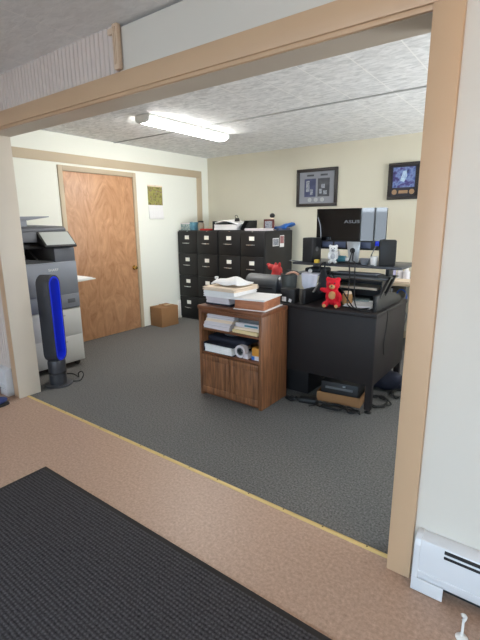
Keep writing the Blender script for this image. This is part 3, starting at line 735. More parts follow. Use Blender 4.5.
part('plinth', B().box(bx0 + .028, bx1 - .028, by0 + .03, by0 + .045, 0.0, .05), M['oak_top'], t)
part('cabinet_floor', B().box(bx0 + .028, bx1 - .028, by0 + .03, by1 - .010, .045, .06), M['oak_top'], t)
for xa, xb in ((bx0 + .030, -1.9665), (-1.9615, bx1 - .030)):
    d = part('door', B().box(xa, xb, by0 - .002, by0 + .016, .030, .362, .004), M['oak'], t)
    part('door_panel', frame_border(xa, xb, .030, .362, .05, by0 - .006, by0 + .002), M['oak'], d)
# papers inside: five fanned bundles, then small books
zs = .580
wd = [('white', .030), ('white', .030), ('manila', .024), ('white', .028), ('white', .026)]
for i, (k, h) in enumerate(wd):
    a0 = -2.238 + .010 * i; rr = .05 * i - .08
    nm = ['bottom folded paper bundle of the upper shelf pile', 'second paper bundle from the bottom of the upper shelf pile', 'middle thinner cream bundle of the upper shelf pile', 'second paper bundle from the top of the upper shelf pile', 'topmost sloping paper bundle of the upper shelf pile'][i]
    b = sheets(a0, a0 + .265, by0 + .018 + .004 * i, by0 + .29, zs, zs + h - .001, 3, .006, .02)
    bmesh.ops.rotate(b.bm, verts=b.bm.verts, cent=(a0 + .13, by0 + .15, zs), matrix=Matrix.Rotation(rr * .35, 3, 'Z'))
    solo('paper_bundle', b, M['paper_lilac' if k == 'white' else 'paper_cream'], nm, 'papers', (a0 + .13, by0 + .15, zs), 0, 'paper bundles on the upper shelf')
    zs += h
solo('notepad', B().box(-1.945, -1.700, by0 + .02, by0 + .20, .580, .607, .003, rot=-.05), M['manila'], 'yellowish pad at the bottom right of the upper shelf', 'notepad', (-1.82, by0 + .1, .58))
solo('notepad', B().box(-1.935, -1.705, by0 + .03, by0 + .22, .608, .628, .003, rot=.04), M['paper_cream'], 'cream pad lying between the yellowish pad and the white cartons', 'notepad', (-1.82, by0 + .1, .608))
t = thing('card_carton', 'white printed carton stacked on the pads of the upper shelf', 'carton', (-1.81, by0 + .12, .629))
part('carton', B().box(-1.925, -1.700, by0 + .035, by0 + .22, .629, .662, .003, rot=.02), M['paper_lilac'], t)
part('printed_end', B().box(-1.915, -1.715, by0 + .0345, by0 + .036, .638, .652), M['teal'], t)
solo('dark_book', B().box(-1.905, -1.700, by0 + .05, by0 + .22, .6625, .692, .003), M['grey_plastic'], 'grey book on the topmost place of the right pile, upper shelf', 'book', (-1.80, by0 + .13, .6625))
# lower shelf
t = thing('ring_binder', 'navy binder lying with white pages outward on the lower shelf', 'binder', (-2.07, by0 + .13, .385))
part('cover', B().box(-2.235, -1.920, by0 + .005, by0 + .28, .385, .391, .002, rot=-.02).box(-2.235, -1.920, by0 + .005, by0 + .28, .453, .460, .002, rot=-.02).box(-2.238, -2.225, by0 + .01, by0 + .28, .385, .460, .002), M['navy'], t)
part('pages', sheets(-2.212, -1.935, by0 - .001, by0 + .26, .392, .452, 7, .003, .01), M['paper'], t)
b = B().box(-2.235, -1.845, by0 + .06, by0 + .34, .462, .510, .02, 3)
solo('fabric_bag', b, M['navy'], 'dark navy fabric bag lying on top of the binder, lower shelf', 'bag', (-2.04, by0 + .2, .462))
b = B().ball((-2.05, by0 + .17, .522), (.075, .07, .016))
solo('grey_pouch', b, M['grey_plastic'], 'small rounded grey pouch on the navy bag of the lower shelf', 'pouch', (-2.05, by0 + .17, .509))
t = thing('tape_roll', 'pale grey tape roll standing right of the binder on the lower shelf', 'tape', (-1.86, by0 + .06, .385))
b = B(); n = 24
for k in range(n): pass
def annulus(cx, cz, ro, ri, y0, y1):
    b = B(); n = 28
    V = [[b.bm.verts.new((cx + r * math.cos(2 * PI * i / n), y, cz + r * math.sin(2 * PI * i / n))) for i in range(n)] for r, y in ((ro, y0), (ro, y1), (ri, y1), (ri, y0))]
    for k in range(4):
        for i in range(n): b.bm.faces.new((V[k][i], V[k][(i + 1) % n], V[(k + 1) % 4][(i + 1) % n], V[(k + 1) % 4][i]))
    return b
part('tape', annulus(-1.872, .4355, .050, .032, by0 + .02, by0 + .07), M['paper_lilac'], t)
part('core', annulus(-1.872, .4355, .0318, .022, by0 + .022, by0 + .068), M['grey_plastic'], t)
solo('white_carton', B().box(-1.845, -1.795, by0 + .02, by0 + .10, .385, .425, .004), M['paper_lilac'], 'small white carton beside the tape roll', 'carton', (-1.82, by0 + .06, .385))
t = thing('amber_carton', 'small amber carton with a blue and white foot right of the tape roll', 'carton', (-1.735, by0 + .06, .385))
part('carton', B().box(-1.765, -1.690, by0 + .03, by0 + .10, .420, .482, .003), M['amber'], t)
part('carton_foot', B().box(-1.770, -1.690, by0 + .03, by0 + .10, .385, .4198, .003), M['paper_lilac'], t)
part('blue_mark', B().box(-1.768, -1.740, by0 + .0285, by0 + .031, .388, .416), M['blue'], t)
# on top
zt = bz
solo('dark_folder', B().box(-2.248, -1.985, by0 + .065, by0 + .345, zt, zt + .016, .003), M['navy'], 'thin navy folder beneath the left paper stack on the oak cabinet', 'folder', (-2.1, by0 + .17, zt))
solo('thick_book', sheets(-2.235, -2.000, by0 + .060, by0 + .342, zt + .0165, zt + .068, 8, .004, .015), M['paper_lilac'], 'lower thick block of grey white pages on the oak cabinet', 'papers', (-2.1, by0 + .17, zt + .0165))
solo('white_book', sheets(-2.245, -1.935, by0 + .042, by0 + .350, zt + .069, zt + .118, 7, .005, .02), M['paper'], 'thick white page block resting on the grey white block', 'papers', (-2.1, by0 + .17, zt + .069))
solo('cream_folder', sheets(-2.248, -1.930, by0 + .038, by0 + .355, zt + .119, zt + .150, 5, .007, .05), M['paper_cream'], 'cream edged folders on top of the thick white block', 'folders', (-2.1, by0 + .17, zt + .119))
b = B().grid(lambda u, v: Vector((-2.21 + .27 * u, by0 + .09 + .22 * v, zt + .170 + .045 * math.sin(PI * u) ** .5 * math.sin(PI * v) ** .5 + .008 * math.sin(9 * u + 4 * v))), 16, 12)
o = solo('crumpled_paper', b, M['paper'], 'rounded crumpled white envelope lying topmost on the left stack', 'envelope', (-2.08, by0 + .17, zt + .15)); sd = o.modifiers.new('thickness', 'SOLIDIFY'); sd.thickness = .010; sd.offset = -1
t = thing('white_clip', 'small white upright clip at the left back corner of the paper stack', 'clip', (-2.235, by0 + .16, zt + .15))
part('stem', B().box(-2.242, -2.228, by0 + .19, by0 + .205, zt + .150, zt + .205, .003), M['white_plastic'], t)
part('head', B().box(-2.252, -2.222, by0 + .188, by0 + .207, zt + .192, zt + .212, .004), M['white_plastic'], t)
t = thing('wooden_box', 'shallow reddish wooden box with white papers on top of the oak cabinet', 'box', (-1.85, 2.68, zt))
part('box_base', B().box(-1.950, -1.675, 2.545, 2.86, zt, zt + .006, .001, rot=.12, at=(-1.825, 2.70, 0)), M['paper'], t)
part('box_body', B().box(-1.940, -1.690, 2.552, 2.85, zt + .006, zt + .075, .004, rot=.12, at=(-1.825, 2.70, 0)), M['box_wood'], t)
b = sheets(-1.945, -1.685, 2.546, 2.855, zt + .0755, zt + .088, 3, .004, .015); bmesh.ops.rotate(b.bm, verts=b.bm.verts, cent=(-1.825, 2.70, 0), matrix=Matrix.Rotation(.12, 3, 'Z'))
solo('paper_sheets', b, M['paper'], 'flat white sheets covering the reddish wooden box', 'papers', (-1.83, 2.70, zt + .0755))

# ------------------------------------------------------------------ desk
dx0, dx1, dy0, dy1, dz = -2.46, -.955, 2.93, 3.69, .770
t = thing('office_desk', 'large black office desk with hanging front panel and slim corner legs', 'desk', ((dx0 + dx1) / 2, 3.3, 0))
part('desktop', B().box(dx0, dx1 + .006, dy0 - .012, dy1, dz - .030, dz, .004), M['desk_black'], t)
part('front_panel', B().box(dx0 + .01, dx1 - .004, dy0, dy0 + .018, .225, dz - .030, .002), M['desk_black'], t)
part('side_panel', B().box(dx1 - .018, dx1, dy0 + .004, dy1 - .01, .225, dz - .030, .002), M['desk_black'], t)
part('side_panel', B().box(dx0, dx0 + .018, dy0 + .004, dy1 - .01, .225, dz - .030, .002), M['desk_black'], t)
for x, y in ((dx1 - .030, dy0 + .030), (dx1 - .030, dy1 - .035), (dx0 + .030, dy0 + .030), (dx0 + .030, dy1 - .035)):
    l = part('leg', B().box(x - .024, x + .024, y - .024, y + .024, .028, dz - .030, .003), M['desk_black'], t)
    part('leg_foot', B().lathe([(0, 0), (.026, 0), (.028, .008), (.014, .016), (.012, .030), (0, .030)], (x, y, 0)), M['black_plastic'], l)
pd = part('pedestal', B().box(dx0 + .06, -1.50, dy0 + .05, dy1 - .02, .02, dz - .030, .003), M['black_metal'], t)
part('drawer', B().box(dx0 + .075, -1.515, dy1 - .021, dy1 - .008, .06, dz - .05, .003), M['drawer_black'], pd)

# riser on the desk
t = thing('desk_riser', 'black desktop riser with curved feet, slanted struts and a wide deck on the black desk', 'desk riser', (-1.32, 3.3, dz))
foot = [(2.99, dz), (3.62, dz), (3.60, dz + .030), (3.54, dz + .058), (3.44, dz + .086), (3.30, dz + .108), (3.14, dz + .119), (2.99, dz + .120)]
for x in (-1.585, -1.010): part('foot_plate', B().prism(foot, 'x', x, x + .03, .004), M['black_plastic'], t)
for x in (-1.515, -.995):
    for k in (0, .13): part('strut', B().prism([(3.03 + k, dz + .10), (3.065 + k, dz + .10), (3.29 + k, .998), (3.255 + k, .998)], 'x', x, x + .022, .002), M['black_metal'], t)
part('lower_tray', B().box(-1.80, -.985, 3.225, 3.50, .975, .989, .003), M['grey_plastic'], t)
for x in (-1.70, -1.06): part('deck_support', B().box(x, x + .03, 3.40, 3.495, .989, 1.062, .002), M['black_plastic'], t)
part('deck', B().box(-1.80, -.885, 3.21, 3.68, 1.062, 1.080, .004), M['gun'], t)
ZD = 1.080

# monitor (its glossy back is towards us)
t = thing('monitor', 'wide monitor seen from its glossy black back, on a silver stand on the riser deck', 'monitor', (-1.38, 3.43, ZD))
my = 3.40; mx0, mx1, mz0, mz1 = -1.678, -1.082, 1.262, 1.520
def shell(u, v):
    x = mx0 + (mx1 - mx0) * u; z = mz0 + (mz1 - mz0) * v
    return Vector((x, my + .004 * (2 * u - 1) ** 2, z))
b = B().grid(shell, 24, 8)
for x in (mx0, mx1): pass
part('back_shell', b, M['gloss_black'], t)
part('screen_body', B().box(mx0 + .002, mx1 - .002, my + .0042, my + .036, mz0 - .075, mz1 - .003, .004), M['black_plastic'], t)
part('lower_back', B().box(mx0 + .02, mx1 - .02, my + .004, my + .018, mz0 - .075, mz0 - .004, .006), M['black_plastic'], t)
for a, w in ((.06, .095), (.17, .10), (.315, .17)): part('vent_panel', B().box(mx0 + a, mx0 + a + w, my + .001, my + .006, mz0 - .060, mz0 - .012, .003), M['blue_grey'], t)
part('edge_highlight', B().tube([(mx0 + .012, my - .001, mz1 - .07), (mx0 + .035, my - .004, mz1 - .13), (mx0 + .045, my - .004, mz1 - .20), (mx0 + .045, my - .003, mz1 - .255)], .0045), M['logo'], t, label='grey curved line shaped as a highlight')  # highlight on the curved back, modelled as a thin grey tube
text_mesh('ASUS', .046, Matrix.Translation((-1.362, my - .001, 1.412)) @ Matrix.Rotation(PI / 2, 4, 'X') @ Matrix.Diagonal((1.25, .75, 1, 1)), M['logo'], 'brand_mark', t)
nk = part('stand_neck', B().prism([(-1.372, 1.255), (-1.258, 1.255), (-1.268, ZD + .010), (-1.345, ZD + .010)], 'y', 3.335, 3.352, .003), M['silver'], t, label='silver stand neck')
part('cable_hole', B().cyl((-1.318, 3.3335, 1.185), (-1.318, 3.337, 1.185), .022), M['black_plastic'], nk)
part('stand_arm', B().box(-1.345, -1.285, 3.352, my + .004, 1.20, 1.25, .004), M['black_plastic'], t)
part('stand_base', B().box(-1.42, -1.21, 3.29, 3.50, ZD, ZD + .012, .005), M['black_plastic'], t)
part('blue_plug', B().box(-1.155, -1.125, my - .016, my + .004, mz0 - .040, mz0 - .002, .003), M['fan_blue'], t, label='blue cable plug')

def speaker(label, x, y, rz, w, h, d):
    t = thing('speaker', label, 'speaker', (x, y, ZD), rz, 'desktop speakers on the riser')
    part('cabinet', B().box(-w / 2, w / 2, -d / 2, d / 2, 0, h, .008), M['black_plastic'], t, True)
    part('grille', B().box(-w / 2 + .012, w / 2 - .012, d / 2 - .002, d / 2 + .008, .015, h - .015, .004), M['dark_cloth'], t, True)
    part('knob', B().cyl((w / 2 - .03, d / 2 + .006, .03), (w / 2 - .03, d / 2 + .018, .03), .010), M['silver'], t, True)
    part('port', B().cyl((w / 2 - .003, 0, h * .55), (w / 2 + .002, 0, h * .55), .020), M['grey_plastic'], t, True)
speaker('black desktop speaker at the left end of the riser deck', -1.665, 3.30, -.15, .105, .205, .13)
speaker('black desktop speaker at the right end of the riser deck', -1.035, 3.33, .35, .120, .195, .14)
t = thing('pink_can', 'slim pinkish can with a dark lid behind the left speaker', 'can', (-1.775, 3.45, ZD))
part('can_body', B().lathe([(0, 0), (.023, 0), (.025, .004), (.025, .14), (.022, .146), (0, .146)], (-1.775, 3.45, ZD)), M['skin'], t)
part('lid', B().lathe([(.023, .146), (.026, .147), (.026, .158), (0, .160)], (-1.775, 3.45, ZD)), M['frame_dark'], t)

# plush toys
def plush(label, loc, s, rz, m_body, m_face, m_patch, kind, arms=True, name='plush_toy'):
    t = thing(name, label, 'soft toy', loc, rz)
    k = s
    balls = [((0, 0, .34 * k), (.20 * k, .17 * k, .30 * k)), ((0, -.02 * k, .76 * k), (.235 * k, .21 * k, .21 * k)),
             ((-.17 * k, -.02 * k, .93 * k), .085 * k), ((.17 * k, -.02 * k, .93 * k), .085 * k),
             ((-.14 * k, -.24 * k, .09 * k), (.10 * k, .24 * k, .09 * k)), ((.14 * k, -.24 * k, .09 * k), (.10 * k, .24 * k, .09 * k)),
             ((-.21 * k, -.08 * k, .42 * k), (.075 * k, .10 * k, .20 * k)), ((.21 * k, -.08 * k, .42 * k), (.075 * k, .10 * k, .20 * k))]
    if kind == 'bear':
        balls[6:] = [((-.27 * k, -.10 * k, .56 * k), (.17 * k, .09 * k, .085 * k), ('Y', .25)), ((.25 * k, -.14 * k, .36 * k), (.085 * k, .14 * k, .17 * k), ('Y', -.3))]
        balls[4] = ((-.20 * k, -.22 * k, .10 * k), (.11 * k, .25 * k, .10 * k)); balls[5] = ((.20 * k, -.22 * k, .10 * k), (.12 * k, .25 * k, .10 * k))
        balls[0] = ((0, 0, .34 * k), (.25 * k, .18 * k, .30 * k))
    blob('body', balls, m_body, t, True, .03 * k)
    part('muzzle', B().ball((0, -.21 * k, .70 * k), (.10 * k, .075 * k, .08 * k)), m_face, t, True)
    part('nose', B().ball((0, -.285 * k, .735 * k), (.032 * k, .02 * k, .025 * k), 12), M['black_plastic'], t, True)
    for sx in (-1, 1): part('eye', B().ball((sx * .085 * k, -.205 * k, .82 * k), .025 * k, 12), M['black_plastic'], t, True)
    part('belly_patch', B().ball((0, -.135 * k, .38 * k), (.13 * k, .05 * k, .16 * k)), m_patch, t, True)
    for sx in (-1, 1): part('paw_pad', B().ball((sx * (.20 if kind == 'bear' else .14) * k, -.465 * k, .09 * k), (.06 * k, .02 * k, .06 * k), 12), m_face, t, True)
plush('bright red plush bear with tan patches sitting at the front edge of the black desk', (-1.345, 3.045, dz), .228, .25, M['red'], M['gold_plush'], M['gold_plush'], 'bear')
plush('small grey and white plush animal sitting on the riser deck beside the left speaker', (-1.462, 3.285, ZD), .150, .3, M['white_plush'], M['grey_plush'], M['grey_plush'], 'koala')

# small stuff on deck
t = thing('bowl', 'small grey bowl on the riser deck right of the monitor stand', 'bowl', (-1.195, 3.29, ZD))
part('bowl_body', B().lathe([(0, 0), (.022, 0), (.026, .004), (.044, .045), (.046, .05), (.042, .05), (.024, .010), (0, .008)], (-1.195, 3.29, ZD)), M['matboard'], t)
solo('paper_cup', B().lathe([(0, 0), (.024, 0), (.032, .068), (.034, .07), (.030, .07), (.022, .004), (0, .004)], (-1.115, 3.27, ZD)), M['paper'], 'white paper cup on the deck between the bowl and right speaker', 'cup', (-1.115, 3.27, ZD))
t = thing('teal_bottle', 'short teal bottle lying left of the monitor stand on the deck', 'bottle', (-1.42, 3.37, ZD))
part('bottle_body', B().cyl((-1.465, 3.37, ZD + .030), (-1.385, 3.37, ZD + .030), .028, bev=.006), M['teal'], t)
part('cap', B().cyl((-1.385, 3.37, ZD + .030), (-1.368, 3.37, ZD + .030), .016), M['white_plastic'], t)
solo('note_card', B().box(-1.56, -1.47, 3.44, 3.446, ZD, ZD + .09, .001, tilt=('X', .15)), M['paper'], 'white card propped behind the plush animal on the deck', 'card', (-1.5, 3.44, ZD))
solo('yellow_tag', B().box(-1.600, -1.560, 3.215, 3.245, ZD, ZD + .030, .005), M['yellow'], 'little yellow block beside the foot of the left speaker', 'block', (-1.58, 3.23, ZD))

# on the lower tray
t = thing('keyboard', 'dark keyboard with pale keys lying on the riser tray below the deck', 'keyboard', (-1.27, 3.32, 0.989))
part('case', B().box(-1.46, -1.07, 3.25, 3.39, 0.989, 1.006, .004), M['black_plastic'], t)
part('key_field', B().box(-1.445, -1.085, 3.262, 3.378, 1.006, 1.012, .002), M['matboard'], t)
solo('black_pouch', B().box(-1.73, -1.55, 3.30, 3.46, 0.990, 1.028, .015, 3), M['dark_cloth'], 'flat black pouch on the riser tray above the white cloth', 'pouch', (-1.64, 3.38, 0.990))
solo('white_ball', B().ball((-1.655, 3.262, 1.0075), .018, 14), M['white_plastic'], 'little white ball on the tray just above the white cloth', 'ball', (-1.655, 3.262, .99))
# white cloth hung over the tray edge
def cloth(u, v):
    x = -1.712 + .158 * u
    w = .006 * math.sin(11 * u) * (.3 + v)
    if v < .2: return Vector((x, 3.225 + .10 * (1 - v / .2) - .006, 0.9905 + .002))
    q = (v - .2) / .8
    drop = .150 - .045 * abs(2 * u - 1) ** 3
    xx = -1.634 + (x + 1.634) * (1 - .15 * q)
    return Vector((xx, 3.212 - .004 + w, 0.989 - drop * q))
o = solo('white_cloth', B().grid(cloth, 18, 16), M['cloth'], 'white cloth hanging from the left side of the riser tray', 'cloth', (-1.634, 3.22, .85)); sd = o.modifiers.new('thickness', 'SOLIDIFY'); sd.thickness = .004
# black bag hanging beside it
bag = thing('black_bag', 'dark nylon bag slung over the riser behind the red bear', 'bag', (-1.50, 3.17, .92))
def bagf(u, v):
    a = 2 * PI * u; r = .55 + .45 * math.sin(PI * min(1, .15 + .85 * v))
    return Vector((-1.487 + .044 * r * math.cos(a) * (1.15 - .4 * v), 3.168 + .030 * r * math.sin(a), .851 + .185 * v + .006 * math.sin(4 * a)))
part('bag_body', B().grid(bagf, 20, 10), M['dark_cloth'], bag)
part('strap', B().tube([(-1.53, 3.175, 1.026), (-1.52, 3.19, 1.076), (-1.505, 3.23, 1.088), (-1.49, 3.19, 1.076), (-1.48, 3.175, 1.026)], .006), M['dark_cloth'], bag)
part('strap_tail', B().tube([(-1.47, 3.16, 1.03), (-1.43, 3.13, .96), (-1.39, 3.12, .90), (-1.36, 3.11, .82)], .007), M['dark_cloth'], bag)

# things on the desk, left
t = thing('waste_bin', 'round dark grey bin with oddments on the desk left of the white cloth', 'bin', (-1.795, 3.15, dz))
part('bin_body', B().lathe([(0, 0), (.060, 0), (.068, .205), (.073, .21), (.073, .216), (.064, .216), (.058, .006), (0, .006)], (-1.795, 3.15, dz)), M['bin'], t)
t2 = solo('pinkish_tool', B().tube([(-1.82, 3.14, .972), (-1.79, 3.15, .992), (-1.75, 3.15, 1.0), (-1.70, 3.14, .985)], .010), M['skin'], 'pinkish tool lying across the rim of the dark grey bin', 'tool', (-1.77, 3.15, .985))
solo('black_stapler', B().box(-1.84, -1.73, 3.17, 3.20, .987, 1.012, .008, tilt=('Y', .1)), M['black_plastic'], 'black oblong oddment on the rim of the dark grey bin', 'stapler', (-1.78, 3.185, .987))
solo('grey_rod', B().cyl((-1.86, 3.27, ZD + .006), (-1.71, 3.218, ZD + .006), .005, seg=10), M['grey_plastic'], 'thin grey rod sticking out over the left end of the riser deck', 'rod', (-1.76, 3.24, ZD))
t = thing('desk_organizer', 'black desk organizer holding small white cards, right of the oak cabinet top', 'organizer', (-1.69, 3.01, dz))
part('organizer_body', B().box(-1.770, -1.640, 2.965, 3.055, dz, dz + .115, .004), M['black_plastic'], t)
part('white_card', B().box(-1.752, -1.715, 2.961, 2.966, dz + .012, dz + .050), M['paper'], t)
part('white_card', B().box(-1.690, -1.665, 2.961, 2.966, dz + .010, dz + .036, tilt=('Y', .3)), M['paper'], t)
t = thing('box_printer', 'charcoal rounded label printer on the desk behind the oak cabinet', 'printer', (-2.10, 3.30, dz))
pf = [(3.25, dz), (3.43, dz)] + [(3.34 + .095 * math.cos(a), dz + .085 + .085 * math.sin(a)) for a in [-.1 + i * (PI + .2) / 14 for i in range(15)]]
part('printer_body', B().prism(pf, 'x', -2.33, -1.985, .006), M['printer'], t)
part('end_disc', B().cyl((-1.99, 3.34, dz + .085), (-1.94, 3.34, dz + .085), .082, bev=.008), M['gun'], t)
part('front_slot', B().box(-2.30, -2.02, 3.238, 3.250, dz + .050, dz + .062, .002), M['black_plastic'], t)
t = thing('red_figure', 'small red toy animal behind the charcoal printer', 'toy', (-2.19, 3.60, dz), rz=-.3)
blob('body', [((0, 0, .105), (.068, .06, .104)), ((.0, 0, .175), (.058, .05, .055)), ((-.075, -.01, .205), (.042, .036, .030)), ((.035, 0, .235), (.018, .014, .026)), ((-.02, 0, .232), (.018, .014, .026)), ((-.118, -.01, .228), (.020, .024, .016)), ((.07, -.02, .12), (.02, .02, .06))], M['red_dull'], t)
part('snout', B().ball((-.135, -.01, .228), .010, 10), M['black_plastic'], t, True)

# things on the desk, middle and right
t = thing('file_organizer', 'black two tier file tray with papers on the desk below the riser', 'file tray', (-1.33, 3.55, dz))
part('side', B().box(-1.54, -1.53, 3.43, 3.67, dz, dz + .17), M['black_plastic'], t)
part('side', B().box(-1.10, -1.09, 3.43, 3.67, dz, dz + .17), M['black_plastic'], t)
part('back', B().box(-1.53, -1.10, 3.66, 3.67, dz, dz + .17), M['black_plastic'], t)
part('tier', B().box(-1.53, -1.10, 3.43, 3.66, dz + .082, dz + .090), M['black_plastic'], t)
part('tier', B().box(-1.53, -1.10, 3.43, 3.66, dz + .160, dz + .168), M['black_plastic'], t)
solo('tray_papers', sheets(-1.52, -1.13, 3.43, 3.64, dz + .0905, dz + .108, 4, .005, .01), M['paper_cream'], 'cream papers in the middle of the black two tier tray', 'papers', (-1.33, 3.53, dz + .09))
solo('orange_case', B().ball((-1.365, 3.50, dz + .185), (.050, .035, .0168), 16), M['orange'], 'small rounded orange case on the file tray under the riser', 'case', (-1.365, 3.50, dz + .168))
solo('desk_papers', sheets(-1.27, -1.05, 3.10, 3.36, dz, dz + .014, 4, .012, .12), M['paper'], 'loose white papers on the desktop right of the red bear', 'papers', (-1.16, 3.22, dz))
solo('desk_magazine', B().box(-1.30, -1.16, 3.28, 3.40, dz + .0148, dz + .024, .002, rot=.3), M['pale_teal'], 'patterned booklet on the loose desk papers', 'booklet', (-1.22, 3.34, dz + .015))
t = thing('round_container', 'small round tan container on the desk behind the red bear', 'container', (-1.285, 3.17, dz))
part('jar_body', B().lathe([(0, 0), (.036, 0), (.042, .02), (.042, .07), (.034, .085), (0, .085)], (-1.285, 3.19, dz)), M['gold_plush'], t)
part('lid', B().lathe([(.034, .085), (.036, .086), (.030, .104), (0, .108)], (-1.285, 3.19, dz)), M['paper_cream'], t)
cabs = [('black cable hanging from the monitor stand to the desk, left of the pair', [(-1.315, 3.325, 1.19), (-1.31, 3.27, 1.125), (-1.285, 3.19, 1.10), (-1.265, 3.17, 1.0), (-1.255, 3.13, .85), (-1.24, 3.09, dz + .022), (-1.16, 3.02, dz + .006), (-1.08, 3.04, dz + .006)], .0045, 'cable'),
        ('black cable hanging from the monitor stand to the desk, right of the pair', [(-1.305, 3.325, 1.185), (-1.28, 3.25, 1.115), (-1.235, 3.185, 1.10), (-1.225, 3.17, 1.0), (-1.20, 3.12, .85), (-1.16, 3.06, dz + .018), (-1.10, 2.98, dz + .006), (-1.02, 2.99, dz + .006)], .0045, 'cable'),
        ('black cable draped from the riser tray across the desk behind the red bear', [(-1.42, 3.19, 1.0), (-1.36, 3.14, .95), (-1.29, 3.10, .89), (-1.21, 3.06, .81), (-1.15, 3.03, dz + .006), (-1.07, 3.10, dz + .005)], .005, 'cable'),
        ('grey cable from the blue plug down to the deck', [(-1.14, 3.385, 1.225), (-1.14, 3.33, 1.20), (-1.15, 3.28, 1.13), (-1.14, 3.25, 1.088), (-1.10, 3.23, 1.085)], .004, 'cable_grey'),
        ('thin black cable running down the right side of the desk', [(-1.02, 3.1, dz + .005), (-.97, 3.13, dz + .006), (-.944, 3.14, dz - .02), (-.949, 3.15, .62), (-.949, 3.12, .52), (-.949, 3.14, .42)], .0035, 'cable')]
for lb, pts, r, m in cabs: solo('cable', B().tube(pts, r, 8, 8), M[m], lb, 'cable', pts[-1], 0, 'cables on the desk')

# ------------------------------------------------------------------ side table along the back wall
t = thing('side_table', 'plain table against the back wall behind the desk, right of the monitor', 'table', (-1.4, 4.95, 0))
part('tabletop', B().box(-2.05, -.75, 4.62, 5.26, .735, .765, .003), M['office_tan'], t)
for x in (-2.0, -.80):
    for y in (4.67, 5.21): part('leg', B().box(x - .02, x + .02, y - .02, y + .02, 0, .735, .003), M['black_metal'], t)
solo('table_papers', sheets(-1.75, -1.50, 4.63, 4.90, .765, .782, 4, .012, .10), M['paper'], 'white papers on the left front of the side table', 'papers', (-1.6, 4.75, .765))
solo('table_folder', sheets(-1.46, -1.15, 4.63, 4.88, .765, .785, 3, .010, .06), M['paper_cream'], 'cream folders on the right front of the side table', 'folders', (-1.3, 4.75, .765))
t = thing('black_cabinet', 'low black cabinet standing under the side table', 'cabinet', (-1.5, 4.9, 0))
part('carcass', B().box(-1.66, -1.36, 4.66, 5.18, 0, .715, .004), M['black_metal'], t)
part('door', B().box(-1.65, -1.385, 4.648, 4.662, .03, .70, .003), M['drawer_black'], t)
part('edge_strip', B().box(-1.380, -1.364, 4.650, 4.66, .03, .70, .002), M['matboard'], t, label='grey edge')
bl = [(-1.545, 5.05, .034, .13, 'bottle', 'milky bottle on the side table nearest the right speaker'), (-1.475, 5.02, .028, .155, 'lilac', 'lilac bottle on the side table between two milky ones'), (-1.405, 5.05, .036, .12, 'bottle', 'milky bottle on the side table right of the lilac one'), (-1.330, 5.03, .038, .125, 'bottle', 'milky bottle on the side table nearest the right trim')]
for x, y, r, h, m, lb in bl:
    t = thing('bottle', lb, 'bottle', (x, y, .765), 0, 'bottles on the side table')
    part('bottle_body', B().lathe([(0, 0), (r, 0), (r, h * .65), (r * .5, h * .82), (r * .42, h * .86), (0, h * .86)], (x, y, .765)), M[m], t)
    part('cap', B().lathe([(r * .5, h * .85), (r * .5, h), (0, h)], (x, y, .765)), M['white_plastic'], t)
solo('blue_cable_coil', B().tube([(-1.28 + .055 * math.cos(a), 4.70 + .01 * math.sin(3 * a), .60 + .09 * math.sin(a)) for a in [i * PI / 5 for i in range(20)]], .009, 8, 4), M['cable_blue'], 'loop of blue cable hanging at the right end of the side table', 'cable', (-1.28, 4.7, .5))
solo('cable', B().tube([(-1.24, 4.68, .735), (-1.22, 4.66, .65), (-1.25, 4.66, .54), (-1.20, 4.66, .42), (-1.22, 4.68, .30)], .006), M['cable_grey'], 'pale cable hanging beside the blue loop', 'cable', (-1.22, 4.68, .30))

# ------------------------------------------------------------------ under the desk
t = thing('open_carton', 'shallow open cardboard tray on the carpet under the black desk', 'box', (-1.24, 3.08, 0))
R = .12
b = B()
for a in ((-1.425, -1.075, 2.975, 3.255, .0, .008), (-1.425, -1.075, 2.975, 2.981, .008, .078), (-1.425, -1.075, 3.249, 3.255, .008, .078), (-1.425, -1.419, 2.981, 3.249, .008, .078), (-1.081, -1.075, 2.981, 3.249, .008, .078)): b.box(*a, rot=R, at=(-1.25, 3.1, 0))
part('carton', b, M['cardboard'], t)
t = thing('black_device', 'black flat computer box resting in the cardboard tray under the desk', 'device', (-1.25, 3.1, .012))
part('case', B().box(-1.40, -1.10, 3.00, 3.235, .009, .165, .006, rot=R, at=(-1.25, 3.1, 0)), M['black_plastic'], t)
part('front_ridge', B().box(-1.36, -1.14, 2.99, 3.00, .11, .13, .003, rot=R, at=(-1.25, 3.1, 0)), M['grey_plastic'], t)
part('indicator', B().box(-1.22, -1.20, 2.992, 2.999, .14, .15, rot=R, at=(-1.25, 3.1, 0)), M['silver'], t)
t = thing('power_brick', 'black power brick on the carpet left of the cardboard tray', 'power adapter', (-1.46, 2.86, 0))
part('brick', B().box(-1.515, -1.375, 2.84, 2.91, 0, .036, .006, rot=.25), M['black_plastic'], t)
part('plug_lead', B().tube([(-1.39, 2.885, .018), (-1.36, 2.88, .010), (-1.37, 2.84, .006), (-1.40, 2.80, .006)], .005), M['cable'], t)
def coil(c, r, turns, seed, th=.006):
    rnd = random.Random(seed); pts = []
    n = int(turns * 9)
    for i in range(n):
        a = 2 * PI * i / 9; k = 1 + rnd.uniform(-.3, .25)
        pts.append((c[0] + r[0] * k * math.cos(a), c[1] + r[1] * k * math.sin(a), th + .001 + rnd.uniform(0, .022)))
    return pts
